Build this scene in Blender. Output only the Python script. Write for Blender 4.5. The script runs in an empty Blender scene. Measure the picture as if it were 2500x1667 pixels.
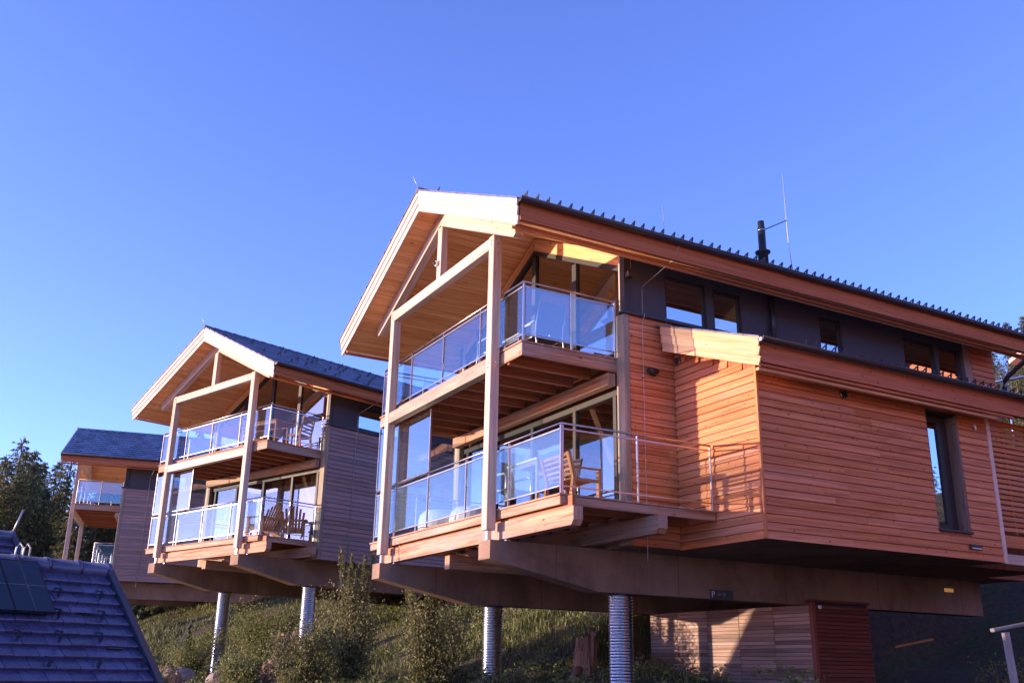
import bpy, math, random
from mathutils import Vector, Matrix
random.seed(7)
S = bpy.context.scene
R = math.radians
col = S.collection

# ------------------------------------------------------------------ camera
PITCH, ROLL, FPX = 0.32454, 0.01915, 2357.6
cp, sp, cr, sr = math.cos(PITCH), math.sin(PITCH), math.cos(ROLL), math.sin(ROLL)
cam = bpy.data.cameras.new('camera')
cam.sensor_width = 36.0
cam.lens = FPX / 2500 * 36.0
cam.clip_start = 0.1
cam.clip_end = 3000
camo = bpy.data.objects.new('camera', cam)
col.objects.link(camo)
rv, uv_, bv = Vector((cr, -sr * sp, sr * cp)), Vector((-sr, -cr * sp, cr * cp)), Vector((0, -cp, -sp))
camo.matrix_world = Matrix(((rv.x, uv_.x, bv.x, 0), (rv.y, uv_.y, bv.y, 0), (rv.z, uv_.z, bv.z, 0), (0, 0, 0, 1)))
S.camera = camo

# ------------------------------------------------------------------ light
SUN_EL = R(3.3)
SUN_TO = Vector((-1.109, -0.06))                      # horizontal direction towards the sun
az = math.atan2(SUN_TO.x, SUN_TO.y)                   # clockwise from +Y
w = bpy.data.worlds.new('World')
S.world = w
w.use_nodes = True
nt = w.node_tree
sky = nt.nodes.new('ShaderNodeTexSky')
sky.sky_type = 'NISHITA'
sky.sun_disc = False
sky.sun_elevation = SUN_EL
sky.sun_rotation = az
sky.altitude = 2000
sky.air_density = 0.7
sky.dust_density = 0.5
sky.ozone_density = 4.0
bg = nt.nodes['Background']
bg.inputs['Strength'].default_value = 0.375
wb = nt.nodes.new('ShaderNodeMix')                    # the photograph's white balance on the whole sky
wb.data_type = 'RGBA'
wb.blend_type = 'MULTIPLY'
wb.inputs['Factor'].default_value = 1.0
wb.inputs[7].default_value = (2.62, 0.98, 1.00, 1)
nt.links.new(sky.outputs[0], wb.inputs[6])
nt.links.new(wb.outputs[2], bg.inputs['Color'])
sun = bpy.data.lights.new('sun', 'SUN')
sun.energy = 3.2
sun.angle = R(0.6)
sun.color = (1.0, 0.76, 0.56)
suno = bpy.data.objects.new('sun', sun)
col.objects.link(suno)
to = Vector((SUN_TO.x, SUN_TO.y, SUN_TO.length * math.tan(SUN_EL))).normalized()
suno.rotation_euler = to.to_track_quat('Z', 'Y').to_euler()
suno.location = (-20, 5, 12)
S.view_settings.view_transform = 'Standard'
S.view_settings.look = 'None'
S.view_settings.gamma = 1
S.view_settings.use_curve_mapping = False
S.view_settings.exposure = 1.5

# ------------------------------------------------------------------ mesh helpers
def V(*a):
    return Vector(a)

def tag(o, label=None, cat=None, group=None, kind=None):
    if label: o['label'] = label
    if cat: o['category'] = cat
    if group: o['group'] = group
    if kind: o['kind'] = kind
    return o

def empty(name, loc=(0, 0, 0), rz=0.0):
    o = bpy.data.objects.new(name, None)
    o.empty_display_size = 0.3
    o.location = loc
    o.rotation_euler = (0, 0, rz)
    col.objects.link(o)
    return o

class MB:
    """collects shapes; every face carries its grain direction so that UV.u runs along the grain in metres"""
    def __init__(self):
        self.v, self.f, self.g, self.sm = [], [], [], []
    def face(self, pts, L, off, sm=False, idx=None):
        if idx is None:
            b = len(self.v)
            self.v += [tuple(p) for p in pts]
            idx = range(b, b + len(pts))
        self.f.append(tuple(idx)); self.g.append((L, off)); self.sm.append(sm)
    def hexa(self, c, L, off):
        b = len(self.v)
        self.v += [tuple(p) for p in c]
        for q in ((0, 3, 2, 1), (4, 5, 6, 7), (0, 1, 5, 4), (1, 2, 6, 5), (2, 3, 7, 6), (3, 0, 4, 7)):
            self.f.append(tuple(b + i for i in q)); self.g.append((L, off)); self.sm.append(False)
    def obox(self, c, ax, ay, az, bev=0.0, L=None):
        """oriented box: centre and three half-axis vectors"""
        c, ax, ay, az = V(*c), V(*ax), V(*ay), V(*az)
        if L is None:
            L = max((ax, ay, az), key=lambda a: a.length).normalized()
        off = (random.random() * 50, random.random() * 50)
        if bev <= 0:
            self.hexa([c - ax - ay - az, c + ax - ay - az, c + ax + ay - az, c - ax + ay - az,
                       c - ax - ay + az, c + ax - ay + az, c + ax + ay + az, c - ax + ay + az], L, off)
            return self
        A = [ax, ay, az]; ln = [a.length for a in A]
        bev = min(bev, 0.45 * min(ln))
        U = [a.normalized() for a in A]
        base = len(self.v); ix = {}
        for sx in (-1, 1):
            for sy in (-1, 1):
                for sz in (-1, 1):
                    s = (sx, sy, sz)
                    for k in range(3):
                        p = c.copy()
                        for j in range(3):
                            p += U[j] * s[j] * (ln[j] - (0 if j == k else bev))
                        ix[(s, k)] = len(self.v); self.v.append(tuple(p))
        def add(ids, n):
            a, b, d = V(*self.v[ids[0]]), V(*self.v[ids[1]]), V(*self.v[ids[2]])
            if (b - a).cross(d - a).dot(n) < 0: ids = ids[::-1]
            self.f.append(tuple(ids)); self.g.append((L, off)); self.sm.append(False)
        for k in range(3):
            i, j = (k + 1) % 3, (k + 2) % 3
            for s in (-1, 1):
                q = []
                for si, sj in ((-1, -1), (1, -1), (1, 1), (-1, 1)):
                    t = [0, 0, 0]; t[k] = s; t[i] = si; t[j] = sj
                    q.append(ix[(tuple(t), k)])
                add(q, U[k] * s)
            for si in (-1, 1):
                for sj in (-1, 1):
                    a = [0, 0, 0]; a[k] = -1; a[i] = si; a[j] = sj
                    b = list(a); b[k] = 1
                    a, b = tuple(a), tuple(b)
                    add([ix[(a, i)], ix[(b, i)], ix[(b, j)], ix[(a, j)]], U[i] * si + U[j] * sj)
        for sx in (-1, 1):
            for sy in (-1, 1):
                for sz in (-1, 1):
                    s = (sx, sy, sz)
                    add([ix[(s, 0)], ix[(s, 1)], ix[(s, 2)]], U[0] * sx + U[1] * sy + U[2] * sz)
        return self
    def box(self, x0, x1, y0, y1, z0, z1, bev=0.0, L=None):
        return self.obox(((x0 + x1) / 2, (y0 + y1) / 2, (z0 + z1) / 2), ((x1 - x0) / 2, 0, 0), (0, (y1 - y0) / 2, 0), (0, 0, (z1 - z0) / 2), bev, L)
    def beam(self, p, q, w_, h_, up=(0, 0, 1), bev=0.0):
        p, q = V(*p), V(*q); d = (q - p); l = d.length; d.normalize()
        s = d.cross(V(*up)).normalized(); u = s.cross(d)
        return self.obox((p + q) / 2, d * l / 2, s * w_ / 2, u * h_ / 2, bev, d)
    def prism(self, pts, ext, L=None):
        pts = [V(*p) for p in pts]; e = V(*ext); n = len(pts)
        off = (random.random() * 50, random.random() * 50)
        if L is None:
            L = max(((pts[(i + 1) % n] - pts[i]) for i in range(n)), key=lambda a: a.length).normalized()
        nr = sum(((pts[i] - pts[0]).cross(pts[(i + 1) % n] - pts[0]) for i in range(1, n - 1)), V(0, 0, 0))
        if nr.dot(e) > 0: pts = pts[::-1]
        b = len(self.v)
        self.v += [tuple(p) for p in pts] + [tuple(p + e) for p in pts]
        fs = [tuple(range(b, b + n)), tuple(range(b + 2 * n - 1, b + n - 1, -1))]
        for i in range(n):
            j = (i + 1) % n
            fs.append((b + j, b + i, b + n + i, b + n + j))
        for f in fs:
            self.f.append(f); self.g.append((L, off)); self.sm.append(False)
        return self
    def tube(self, path, r, n=8, cap=True, radii=None):
        path = [V(*p) for p in path]; rings = []
        off = (random.random() * 50, random.random() * 50)
        for i, p in enumerate(path):
            d = (path[min(i + 1, len(path) - 1)] - path[max(i - 1, 0)]).normalized()
            a = V(0, 0, 1) if abs(d.z) < 0.9 else V(1, 0, 0)
            s = d.cross(a).normalized(); u = s.cross(d)
            rr = radii[i] if radii else r
            b = len(self.v)
            for k in range(n):
                t = 2 * math.pi * k / n
                self.v.append(tuple(p + (s * math.cos(t) + u * math.sin(t)) * rr))
            rings.append((b, d))
        for (b0, d), (b1, _) in zip(rings, rings[1:]):
            for k in range(n):
                j = (k + 1) % n
                self.f.append((b0 + j, b0 + k, b1 + k, b1 + j)); self.g.append((d, off)); self.sm.append(True)
        if cap:
            self.f.append(tuple(rings[0][0] + k for k in range(n))); self.g.append((rings[0][1], off)); self.sm.append(False)
            self.f.append(tuple(rings[-1][0] + k for k in range(n - 1, -1, -1))); self.g.append((rings[-1][1], off)); self.sm.append(False)
        return self
    def mesh(self, name, mat):
        me = bpy.data.meshes.new(name)
        me.from_pydata(self.v, [], self.f)
        ul = me.uv_layers.new(name='UVMap')
        data = []
        for p, (L, off) in zip(me.polygons, self.g):
            n = p.normal
            if abs(n.dot(L)) > 0.85:
                a = V(1, 0, 0) if abs(n.x) < 0.7 else V(0, 1, 0)
                e1 = n.cross(a).normalized(); e2 = n.cross(e1); k = 0.15
            else:
                e1 = L; e2 = n.cross(L).normalized(); k = 1.0
            for vi in p.vertices:
                c = V(*self.v[vi])
                data += [c.dot(e1) * k + off[0], c.dot(e2) + off[1]]
        ul.data.foreach_set('uv', data)
        me.polygons.foreach_set('use_smooth', self.sm)
        if mat: me.materials.append(mat)
        me.update()
        return me
    def build(self, name, mat, parent=None):
        o = bpy.data.objects.new(name, self.mesh(name, mat))
        o.parent = parent
        col.objects.link(o)
        return o

def inst(name, me, parent, mw):
    o = bpy.data.objects.new(name, me)
    o.parent = parent
    o.matrix_basis = mw
    col.objects.link(o)
    return o

# ------------------------------------------------------------------ materials
def newmat(name):
    m = bpy.data.materials.new(name); m.use_nodes = True
    t = m.node_tree
    return m, t, t.nodes['Principled BSDF']

def N(t, kind, **kw):
    n = t.nodes.new('ShaderNode' + kind)
    for k, v in kw.items():
        setattr(n, k, v)
    return n

def ramp(t, src, stops):
    r = N(t, 'ValToRGB')
    e = r.color_ramp.elements
    while len(e) < len(stops): e.new(0.5)
    for k, (p, c) in zip(e, stops):
        k.position = p; k.color = (*c, 1) if len(c) == 3 else c
    t.links.new(src, r.inputs[0])
    return r.outputs[0]

def mixc(t, fac, a, b, blend='MIX'):
    m = N(t, 'Mix', data_type='RGBA', blend_type=blend)
    for s, v in ((0, fac), (6, a), (7, b)):
        if hasattr(v, 'is_linked'): t.links.new(v, m.inputs[s])
        elif s == 0: m.inputs[0].default_value = v
        else: m.inputs[s].default_value = (*v, 1)
    return m.outputs[2]

def math_(t, op, a, b=None):
    m = N(t, 'Math', operation=op)
    for i, v in enumerate((a, b)):
        if v is None: continue
        if hasattr(v, 'is_linked'): t.links.new(v, m.inputs[i])
        else: m.inputs[i].default_value = v
    return m.outputs[0]

def uvmap(t, sx, sy):
    tc = N(t, 'TexCoord')
    oi = N(t, 'ObjectInfo')
    k = N(t, 'VectorMath', operation='MULTIPLY'); t.links.new(tc.outputs['UV'], k.inputs[0]); k.inputs[1].default_value = (sx, sy, 1)
    c = N(t, 'CombineXYZ'); t.links.new(math_(t, 'MULTIPLY', oi.outputs['Random'], 37.0), c.inputs[0]); t.links.new(math_(t, 'MULTIPLY', oi.outputs['Random'], 91.0), c.inputs[1])
    a = N(t, 'VectorMath', operation='ADD'); t.links.new(k.outputs[0], a.inputs[0]); t.links.new(c.outputs[0], a.inputs[1])
    return a.outputs[0]

def noise(t, vec, scale, detail=4, rough=0.6, dist=0.0):
    n = N(t, 'TexNoise'); n.inputs['Scale'].default_value = scale; n.inputs['Detail'].default_value = detail
    n.inputs['Roughness'].default_value = rough; n.inputs['Distortion'].default_value = dist
    if vec is not None: t.links.new(vec, n.inputs['Vector'])
    return n.outputs['Fac']

def wood(name, dark, light, grey=None, grey_amt=0.0, knot=0.6, rough=0.62, vary=0.25, bump=0.25, kscale=(3.6, 7.0)):
    m, t, b = newmat(name)
    g1 = noise(t, uvmap(t, 0.55, 16), 1.0, 5, 0.6, 0.6)
    g2 = noise(t, uvmap(t, 1.6, 110), 1.0, 3, 0.6)
    fac = math_(t, 'ADD', math_(t, 'MULTIPLY', g1, 0.7), math_(t, 'MULTIPLY', g2, 0.35))
    c = ramp(t, fac, [(0.38, tuple(x * 0.85 for x in dark)), (0.66, light)])
    vo = N(t, 'TexVoronoi'); vo.inputs['Scale'].default_value = 1.0
    t.links.new(uvmap(t, *kscale), vo.inputs['Vector'])
    kn = ramp(t, vo.outputs['Distance'], [(0.05, (1, 1, 1)), (0.19, (0, 0, 0))])
    sx_ = N(t, 'SeparateColor'); t.links.new(vo.outputs['Color'], sx_.inputs[0])
    kn = math_(t, 'MULTIPLY', math_(t, 'MULTIPLY', kn, math_(t, 'GREATER_THAN', sx_.outputs[0], 0.45)), knot)
    c = mixc(t, kn, c, tuple(x * 0.22 for x in dark))
    if grey:
        gn = noise(t, uvmap(t, 0.45, 2.2), 1.3, 5, 0.65)
        gf = math_(t, 'MULTIPLY', ramp(t, gn, [(0.60 - 0.3 * grey_amt, (0, 0, 0)), (0.72 - 0.2 * grey_amt, (1, 1, 1))]), min(1, grey_amt * 1.2))
        c = mixc(t, gf, c, mixc(t, g2, tuple(x * 0.7 for x in grey), grey))
    oi = N(t, 'ObjectInfo')
    hs = N(t, 'HueSaturation')
    t.links.new(math_(t, 'ADD', math_(t, 'MULTIPLY', oi.outputs['Random'], vary), 1 - vary / 2), hs.inputs['Value'])
    t.links.new(math_(t, 'ADD', math_(t, 'MULTIPLY', oi.outputs['Random'], -0.08), 1.04), hs.inputs['Saturation'])
    t.links.new(c, hs.inputs['Color'])
    t.links.new(hs.outputs[0], b.inputs['Base Color'])
    b.inputs['Roughness'].default_value = rough
    b.inputs['Specular IOR Level'].default_value = 0.18
    bp = N(t, 'Bump'); bp.inputs['Strength'].default_value = bump; bp.inputs['Distance'].default_value = 0.004
    t.links.new(fac, bp.inputs['Height']); t.links.new(bp.outputs[0], b.inputs['Normal'])
    return m

def plain(name, colr, rough=0.6, metal=0.0, var=0.25, scale=3.0, bump=0.1, spec=0.5, rand=0.0):
    m, t, b = newmat(name)
    tc = N(t, 'TexCoord')
    n1 = noise(t, tc.outputs['Object'], scale, 5, 0.6)
    n2 = noise(t, tc.outputs['Object'], scale * 11, 3, 0.6)
    f = math_(t, 'ADD', math_(t, 'MULTIPLY', n1, 0.7), math_(t, 'MULTIPLY', n2, 0.3))
    c = ramp(t, f, [(0.3, tuple(x * (1 - var) for x in colr)), (0.7, tuple(min(1, x * (1 + var)) for x in colr))])
    if rand:
        oi = N(t, 'ObjectInfo'); hs = N(t, 'HueSaturation')
        t.links.new(math_(t, 'ADD', math_(t, 'MULTIPLY', oi.outputs['Random'], rand), 1 - rand / 2), hs.inputs['Value'])
        t.links.new(c, hs.inputs['Color']); c = hs.outputs[0]
    t.links.new(c, b.inputs['Base Color'])
    r = math_(t, 'ADD', math_(t, 'MULTIPLY', n1, 0.2), rough - 0.1)
    t.links.new(r, b.inputs['Roughness'])
    b.inputs['Metallic'].default_value = metal
    b.inputs['Specular IOR Level'].default_value = spec
    if bump:
        bp = N(t, 'Bump'); bp.inputs['Strength'].default_value = bump; bp.inputs['Distance'].default_value = 0.01
        t.links.new(n2, bp.inputs['Height']); t.links.new(bp.outputs[0], b.inputs['Normal'])
    return m

def glass(name, tint, refl, milk=0.0, milkc=(0.75, 0.85, 0.9), ior=1.5):
    m = bpy.data.materials.new(name); m.use_nodes = True
    t = m.node_tree; t.nodes.remove(t.nodes['Principled BSDF']); out = t.nodes['Material Output']
    tr = N(t, 'BsdfTransparent'); tr.inputs[0].default_value = (*tint, 1)
    gl = N(t, 'BsdfGlossy'); gl.inputs['Roughness'].default_value = 0.0; gl.inputs[0].default_value = (0.95, 0.97, 1, 1)
    fr = N(t, 'Fresnel'); fr.inputs[0].default_value = ior
    ge = N(t, 'NewGeometry')
    fac = math_(t, 'MULTIPLY', math_(t, 'MINIMUM', math_(t, 'ADD', fr.outputs[0], refl), 1.0), math_(t, 'SUBTRACT', 1.0, ge.outputs['Backfacing']))
    base = tr.outputs[0]
    if milk:
        df = N(t, 'BsdfDiffuse'); df.inputs[0].default_value = (*milkc, 1)
        tl = N(t, 'BsdfTranslucent'); tl.inputs[0].default_value = (*milkc, 1)
        a = N(t, 'MixShader'); a.inputs[0].default_value = 0.5; t.links.new(df.outputs[0], a.inputs[1]); t.links.new(tl.outputs[0], a.inputs[2])
        b = N(t, 'MixShader'); b.inputs[0].default_value = milk; t.links.new(base, b.inputs[1]); t.links.new(a.outputs[0], b.inputs[2])
        base = b.outputs[0]
    mx = N(t, 'MixShader'); t.links.new(fac, mx.inputs[0]); t.links.new(base, mx.inputs[1]); t.links.new(gl.outputs[0], mx.inputs[2])
    t.links.new(mx.outputs[0], out.inputs['Surface'])
    return m

def leafmat(name, c1, c2, trans=0.35):
    m, t, b = newmat(name)
    gp = N(t, 'NewGeometry'); oi = N(t, 'ObjectInfo')
    f = math_(t, 'FRACT', math_(t, 'ADD', gp.outputs['Random Per Island'], math_(t, 'MULTIPLY', oi.outputs['Random'], 0.2)))
    c = ramp(t, f, [(0.0, c1), (1.0, c2)])
    t.links.new(c, b.inputs['Base Color'])
    b.inputs['Roughness'].default_value = 0.65
    tl = N(t, 'BsdfTranslucent'); t.links.new(c, tl.inputs[0])
    mx = N(t, 'MixShader'); mx.inputs[0].default_value = trans
    t.links.new(b.outputs[0], mx.inputs[1]); t.links.new(tl.outputs[0], mx.inputs[2])
    t.links.new(mx.outputs[0], t.nodes['Material Output'].inputs['Surface'])
    return m

M = {}
M['spruce'] = wood('spruce timber', (0.48, 0.31, 0.225), (0.72, 0.53, 0.42), (0.42, 0.36, 0.31), 0.25, 0.6)
M['barge'] = wood('pale spruce board', (0.58, 0.40, 0.31), (0.76, 0.575, 0.475), None, 0, 0.35, vary=0.10)
M['barge_warm'] = wood('oiled spruce board', (0.60, 0.30, 0.15), (0.82, 0.48, 0.27), None, 0, 0.5, vary=0.12)
M['fascia'] = wood('red brown fascia board', (0.38, 0.100, 0.034), (0.58, 0.175, 0.062), None, 0, 0.7, vary=0.12, kscale=(5.0, 8.0))
M['weathered'] = wood('weathered spruce', (0.36, 0.24, 0.15), (0.54, 0.40, 0.27), (0.25, 0.225, 0.175), 0.75, 0.45)
M['rim'] = wood('stained larch beam', (0.22, 0.080, 0.036), (0.60, 0.32, 0.18), (0.40, 0.335, 0.28), 0.55, 0.8)
M['larch'] = wood('larch siding', (0.46, 0.138, 0.054), (0.76, 0.285, 0.120), (0.46, 0.27, 0.19), 0.25, 0.85, vary=0.18, kscale=(6.5, 9.0))
M['larch_grey'] = wood('weathered larch siding', (0.25, 0.15, 0.12), (0.40, 0.26, 0.215), (0.30, 0.24, 0.23), 0.55, 0.6, vary=0.3, kscale=(6.0, 9.0))
M['soffit'] = wood('knotty soffit board', (0.72, 0.31, 0.115), (0.93, 0.50, 0.22), None, 0, 0.9, vary=0.14, kscale=(3.0, 6.0))
M['joist'] = wood('red brown joist', (0.25, 0.08, 0.035), (0.42, 0.15, 0.07), None, 0, 0.5)
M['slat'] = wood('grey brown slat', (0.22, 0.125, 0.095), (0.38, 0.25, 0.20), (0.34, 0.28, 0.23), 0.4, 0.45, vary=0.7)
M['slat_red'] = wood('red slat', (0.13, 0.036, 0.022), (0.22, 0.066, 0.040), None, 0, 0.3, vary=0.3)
M['teak'] = wood('oiled teak', (0.34, 0.13, 0.05), (0.58, 0.27, 0.13), None, 0, 0.3)
M['greywood'] = wood('silvered timber', (0.16, 0.15, 0.15), (0.29, 0.28, 0.28), None, 0, 0.3)
def concrete(name, colr):
    m, t, b = newmat(name)
    tc = N(t, 'TexCoord')
    mp = N(t, 'Mapping'); mp.inputs['Scale'].default_value = (2.6, 2.6, 0.45); t.links.new(tc.outputs['Object'], mp.inputs[0])
    drip = noise(t, mp.outputs[0], 1.0, 4, 0.65)
    n1 = noise(t, tc.outputs['Object'], 0.9, 6, 0.6); n2 = noise(t, tc.outputs['Object'], 28, 3, 0.6)
    f = math_(t, 'ADD', math_(t, 'ADD', math_(t, 'MULTIPLY', drip, 0.30), math_(t, 'MULTIPLY', n1, 0.58)), math_(t, 'MULTIPLY', n2, 0.12))
    c = ramp(t, f, [(0.34, tuple(x * 0.55 for x in colr)), (0.52, colr), (0.70, tuple(x * 1.3 for x in colr))])
    sp_ = N(t, 'SeparateXYZ'); t.links.new(tc.outputs['Object'], sp_.inputs[0])
    fr_ = math_(t, 'FRACT', math_(t, 'MULTIPLY', sp_.outputs[1], 0.41))
    seam = math_(t, 'LESS_THAN', math_(t, 'ABSOLUTE', math_(t, 'SUBTRACT', fr_, 0.5)), 0.0035)
    c = mixc(t, math_(t, 'MULTIPLY', seam, 0.6), c, tuple(x * 0.35 for x in colr))
    t.links.new(c, b.inputs['Base Color']); b.inputs['Roughness'].default_value = 0.9; b.inputs['Specular IOR Level'].default_value = 0.12
    bp = N(t, 'Bump'); bp.inputs['Strength'].default_value = 0.3; bp.inputs['Distance'].default_value = 0.01
    t.links.new(n2, bp.inputs['Height']); t.links.new(bp.outputs[0], b.inputs['Normal'])
    return m
M['concrete'] = concrete('concrete', (0.27, 0.175, 0.125))
M['plaster'] = plain('anthracite plaster', (0.060, 0.056, 0.066), 0.8, 0, 0.10, 6, 0.2)
M['darkmetal'] = plain('dark coated metal', (0.028, 0.024, 0.024), 0.42, 0.0, 0.15, 4, 0.0)
M['gutter'] = plain('brown gutter metal', (0.040, 0.028, 0.026), 0.38, 0.0, 0.2, 3, 0.0)
M['frame'] = plain('window frame', (0.040, 0.036, 0.032), 0.55, 0.0, 0.1, 5, 0.0, 0.3)
M['steel'] = plain('stainless steel', (0.44, 0.40, 0.38), 0.30, 1.0, 0.08, 6, 0.0)
M['zinc'] = plain('galvanised steel', (0.46, 0.47, 0.50), 0.28, 1.0, 0.14, 3, 0.0)
M['wire'] = plain('aluminium wire', (0.50, 0.48, 0.47), 0.45, 0.5, 0.05, 4, 0.0)
M['white'] = plain('white paint', (0.72, 0.72, 0.70), 0.5, 0, 0.05, 4, 0.05)
M['black'] = plain('black plastic', (0.018, 0.018, 0.020), 0.45, 0, 0.1, 4, 0.0)
M['beige'] = plain('pale interior', (0.42, 0.34, 0.25), 0.8, 0, 0.1, 2, 0.05)
M['curtain'] = plain('beige curtain', (0.50, 0.40, 0.28), 0.9, 0, 0.15, 5, 0.1)
M['cushion'] = plain('pale cushion', (0.66, 0.62, 0.56), 0.9, 0, 0.08, 5, 0.1)
M['tile'] = plain('glazed roof tile', (0.056, 0.058, 0.125), 0.28, 0, 0.30, 6, 0.08, 0.6, 0.55)
M['tile_slate'] = plain('slate blue roof tile', (0.105, 0.112, 0.165), 0.36, 0, 0.25, 5, 0.08, 0.6, 0.9)
M['panel'] = plain('solar cell', (0.012, 0.016, 0.030), 0.18, 0, 0.1, 3, 0.0, 0.6)
M['glass_rail'] = glass('railing glass', (0.88, 0.95, 0.97), 0.26, ior=1.5)
M['glass_milk'] = glass('frosted railing glass', (0.88, 0.95, 0.97), 0.25, 0.07, (0.45, 0.62, 0.70), 1.5)
M['glass_clear'] = glass('clear railing glass', (0.94, 0.97, 0.97), 0.0, ior=1.45)
M['glass_win'] = glass('window glass', (0.45, 0.45, 0.43), 0.45)
M['glass_front'] = glass('terrace glazing', (0.60, 0.58, 0.54), 0.30)
M['soil'] = plain('bare soil', (0.10, 0.062, 0.04), 0.95, 0, 0.4, 3, 0.6)
M['rock'] = plain('rock', (0.26, 0.20, 0.17), 0.9, 0, 0.35, 4, 0.6)
M['bark'] = plain('tree bark', (0.10, 0.065, 0.045), 0.95, 0, 0.35, 6, 0.6)
M['stump'] = wood('rotten stump wood', (0.13, 0.062, 0.036), (0.34, 0.19, 0.12), (0.20, 0.17, 0.14), 0.5, 0.4, rough=0.9, vary=0.3, bump=1.0)
M['needle'] = leafmat('spruce needles', (0.050, 0.066, 0.024), (0.150, 0.150, 0.052))
M['needle_warm'] = leafmat('larch needles', (0.075, 0.075, 0.025), (0.16, 0.14, 0.05))
M['leaf'] = leafmat('shrub leaves', (0.080, 0.098, 0.034), (0.26, 0.225, 0.09))
M['leaf_light'] = leafmat('light shrub leaves', (0.085, 0.115, 0.028), (0.27, 0.26, 0.085))
M['grass'] = leafmat('grass blades', (0.045, 0.070, 0.014), (0.185, 0.19, 0.052))
M['print'] = plain('white print', (0.7, 0.7, 0.7), 0.6, 0, 0.02, 4, 0.0)

# ------------------------------------------------------------------ the chalets
W, PS, PD, XP, HW, ZP, TAN, YF = 4.421, 0.18, 0.165, -2.12, 4.022, 6.784, 0.4774, -0.511
XH = 1.09
CA = 1 / math.sqrt(1 + TAN * TAN); SA = TAN * CA
def zr(x): return ZP - TAN * abs(x - XP)

def siding(par, axis, c, a0, a1, z0, z1, mat, holes=(), pitch=0.125, split=6.0, top=None, name='siding_board', th=(0.010, 0.029)):
    z = z0; k = 0
    while z < z1 - 0.02:
        zt = min(z + pitch - 0.008, z1); zm = (z + zt) / 2
        iv = [(a0, min(a1, top(zt)) if top else a1)]
        for h in holes:
            if h[2] < zm < h[3]:
                iv = [p for (p0, p1) in iv for p in ((p0, min(p1, h[0])), (max(p0, h[1]), p1))]
        for p0, p1 in iv:
            if p1 - p0 < 0.03: continue
            cuts = [p0]
            while p1 - cuts[-1] > split:
                cuts.append(cuts[-1] + random.uniform(0.35, 0.8) * split)
            cuts.append(p1)
            for q0, q1 in zip(cuts, cuts[1:]):
                m = MB(); g = 0.0015; d = random.uniform(-0.002, 0.002)
                if axis == 'x':
                    m.prism([(c, q0 + g, z), (c + th[1] + d, q0 + g, z), (c + th[0] + d, q0 + g, zt), (c, q0 + g, zt)], (0, q1 - q0 - 2 * g, 0), V(0, 1, 0))
                else:
                    m.prism([(q0 + g, c, z), (q0 + g, c - th[1] - d, z), (q0 + g, c - th[0] - d, zt), (q0 + g, c, zt)], (q1 - q0 - 2 * g, 0, 0), V(1, 0, 0))
                m.build(name, mat, par)
        z += pitch; k += 1

def wall_holes(m, x0, x1, y0, y1, z0, z1, holes):
    ys = sorted({y0, y1, *[h[0] for h in holes], *[h[1] for h in holes]})
    for a, b in zip(ys, ys[1:]):
        hs = [h for h in holes if h[0] < (a + b) / 2 < h[1]]
        if not hs: m.box(x0, x1, a, b, z0, z1)
        else:
            m.box(x0, x1, a, b, z0, hs[0][2]); m.box(x0, x1, a, b, hs[0][3], z1)

def railing(root, pts, z, posts, mats, post_mat, height=1.05, hand='steel', ends=True):
    """pts: corner points; posts: per run list of distances 0..1; mats: glass per run"""
    h = MB().tube([(x, y, z + height - 0.02) for x, y in pts], 0.018, 8)
    rail = h.build('railing', M[hand], root)
    lr = MB()
    for i, (p, q) in enumerate(zip(pts, pts[1:])):
        p, q = V(*p), V(*q); d = (q - p); L = d.length; u = d / L; nn = V(u.y, -u.x)
        for zz, hh in ((0.950, 0.022), (0.115, 0.020)):
            a, b = p + u * 0.03, q - u * 0.03
            lr.beam((a.x, a.y, z + zz), (b.x, b.y, z + zz), 0.018, hh)
        ts = posts[i]
        for k, t in enumerate(ts):
            c = p + d * t
            MB().obox((c.x, c.y, z + 0.505), (u.x * 0.011, u.y * 0.011, 0), (nn.x * 0.017, nn.y * 0.017, 0), (0, 0, 0.505), 0.004).build('rail_post', post_mat, rail)
        for t0, t1 in zip(ts, ts[1:]):
            a, b = p + d * t0 + u * 0.035, p + d * t1 - u * 0.035
            MB().beam((a.x, a.y, z + 0.535), (b.x, b.y, z + 0.535), 0.012, 0.80).build('glass_panel', mats[i], rail)
    lr.build('lower_rail', M[hand], rail)
    return rail

def window(root, x, y0, y1, z0, z1, depth=0.05, fr=0.055):
    """a framed pane in the side wall, facing +x"""
    m = MB(); xa, xb = x - depth - 0.05, x - depth
    m.box(xa, xb, y0, y0 + fr, z0, z1); m.box(xa, xb, y1 - fr, y1, z0, z1)
    m.box(xa, xb, y0 + fr, y1 - fr, z0, z0 + fr); m.box(xa, xb, y0 + fr, y1 - fr, z1 - fr, z1)
    f = m.build('window', M['frame'], root)
    MB().box(xa + 0.015, xa + 0.03, y0 + fr, y1 - fr, z0 + fr, z1 - fr).build('pane', M['glass_win'], f)
    return f

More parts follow.
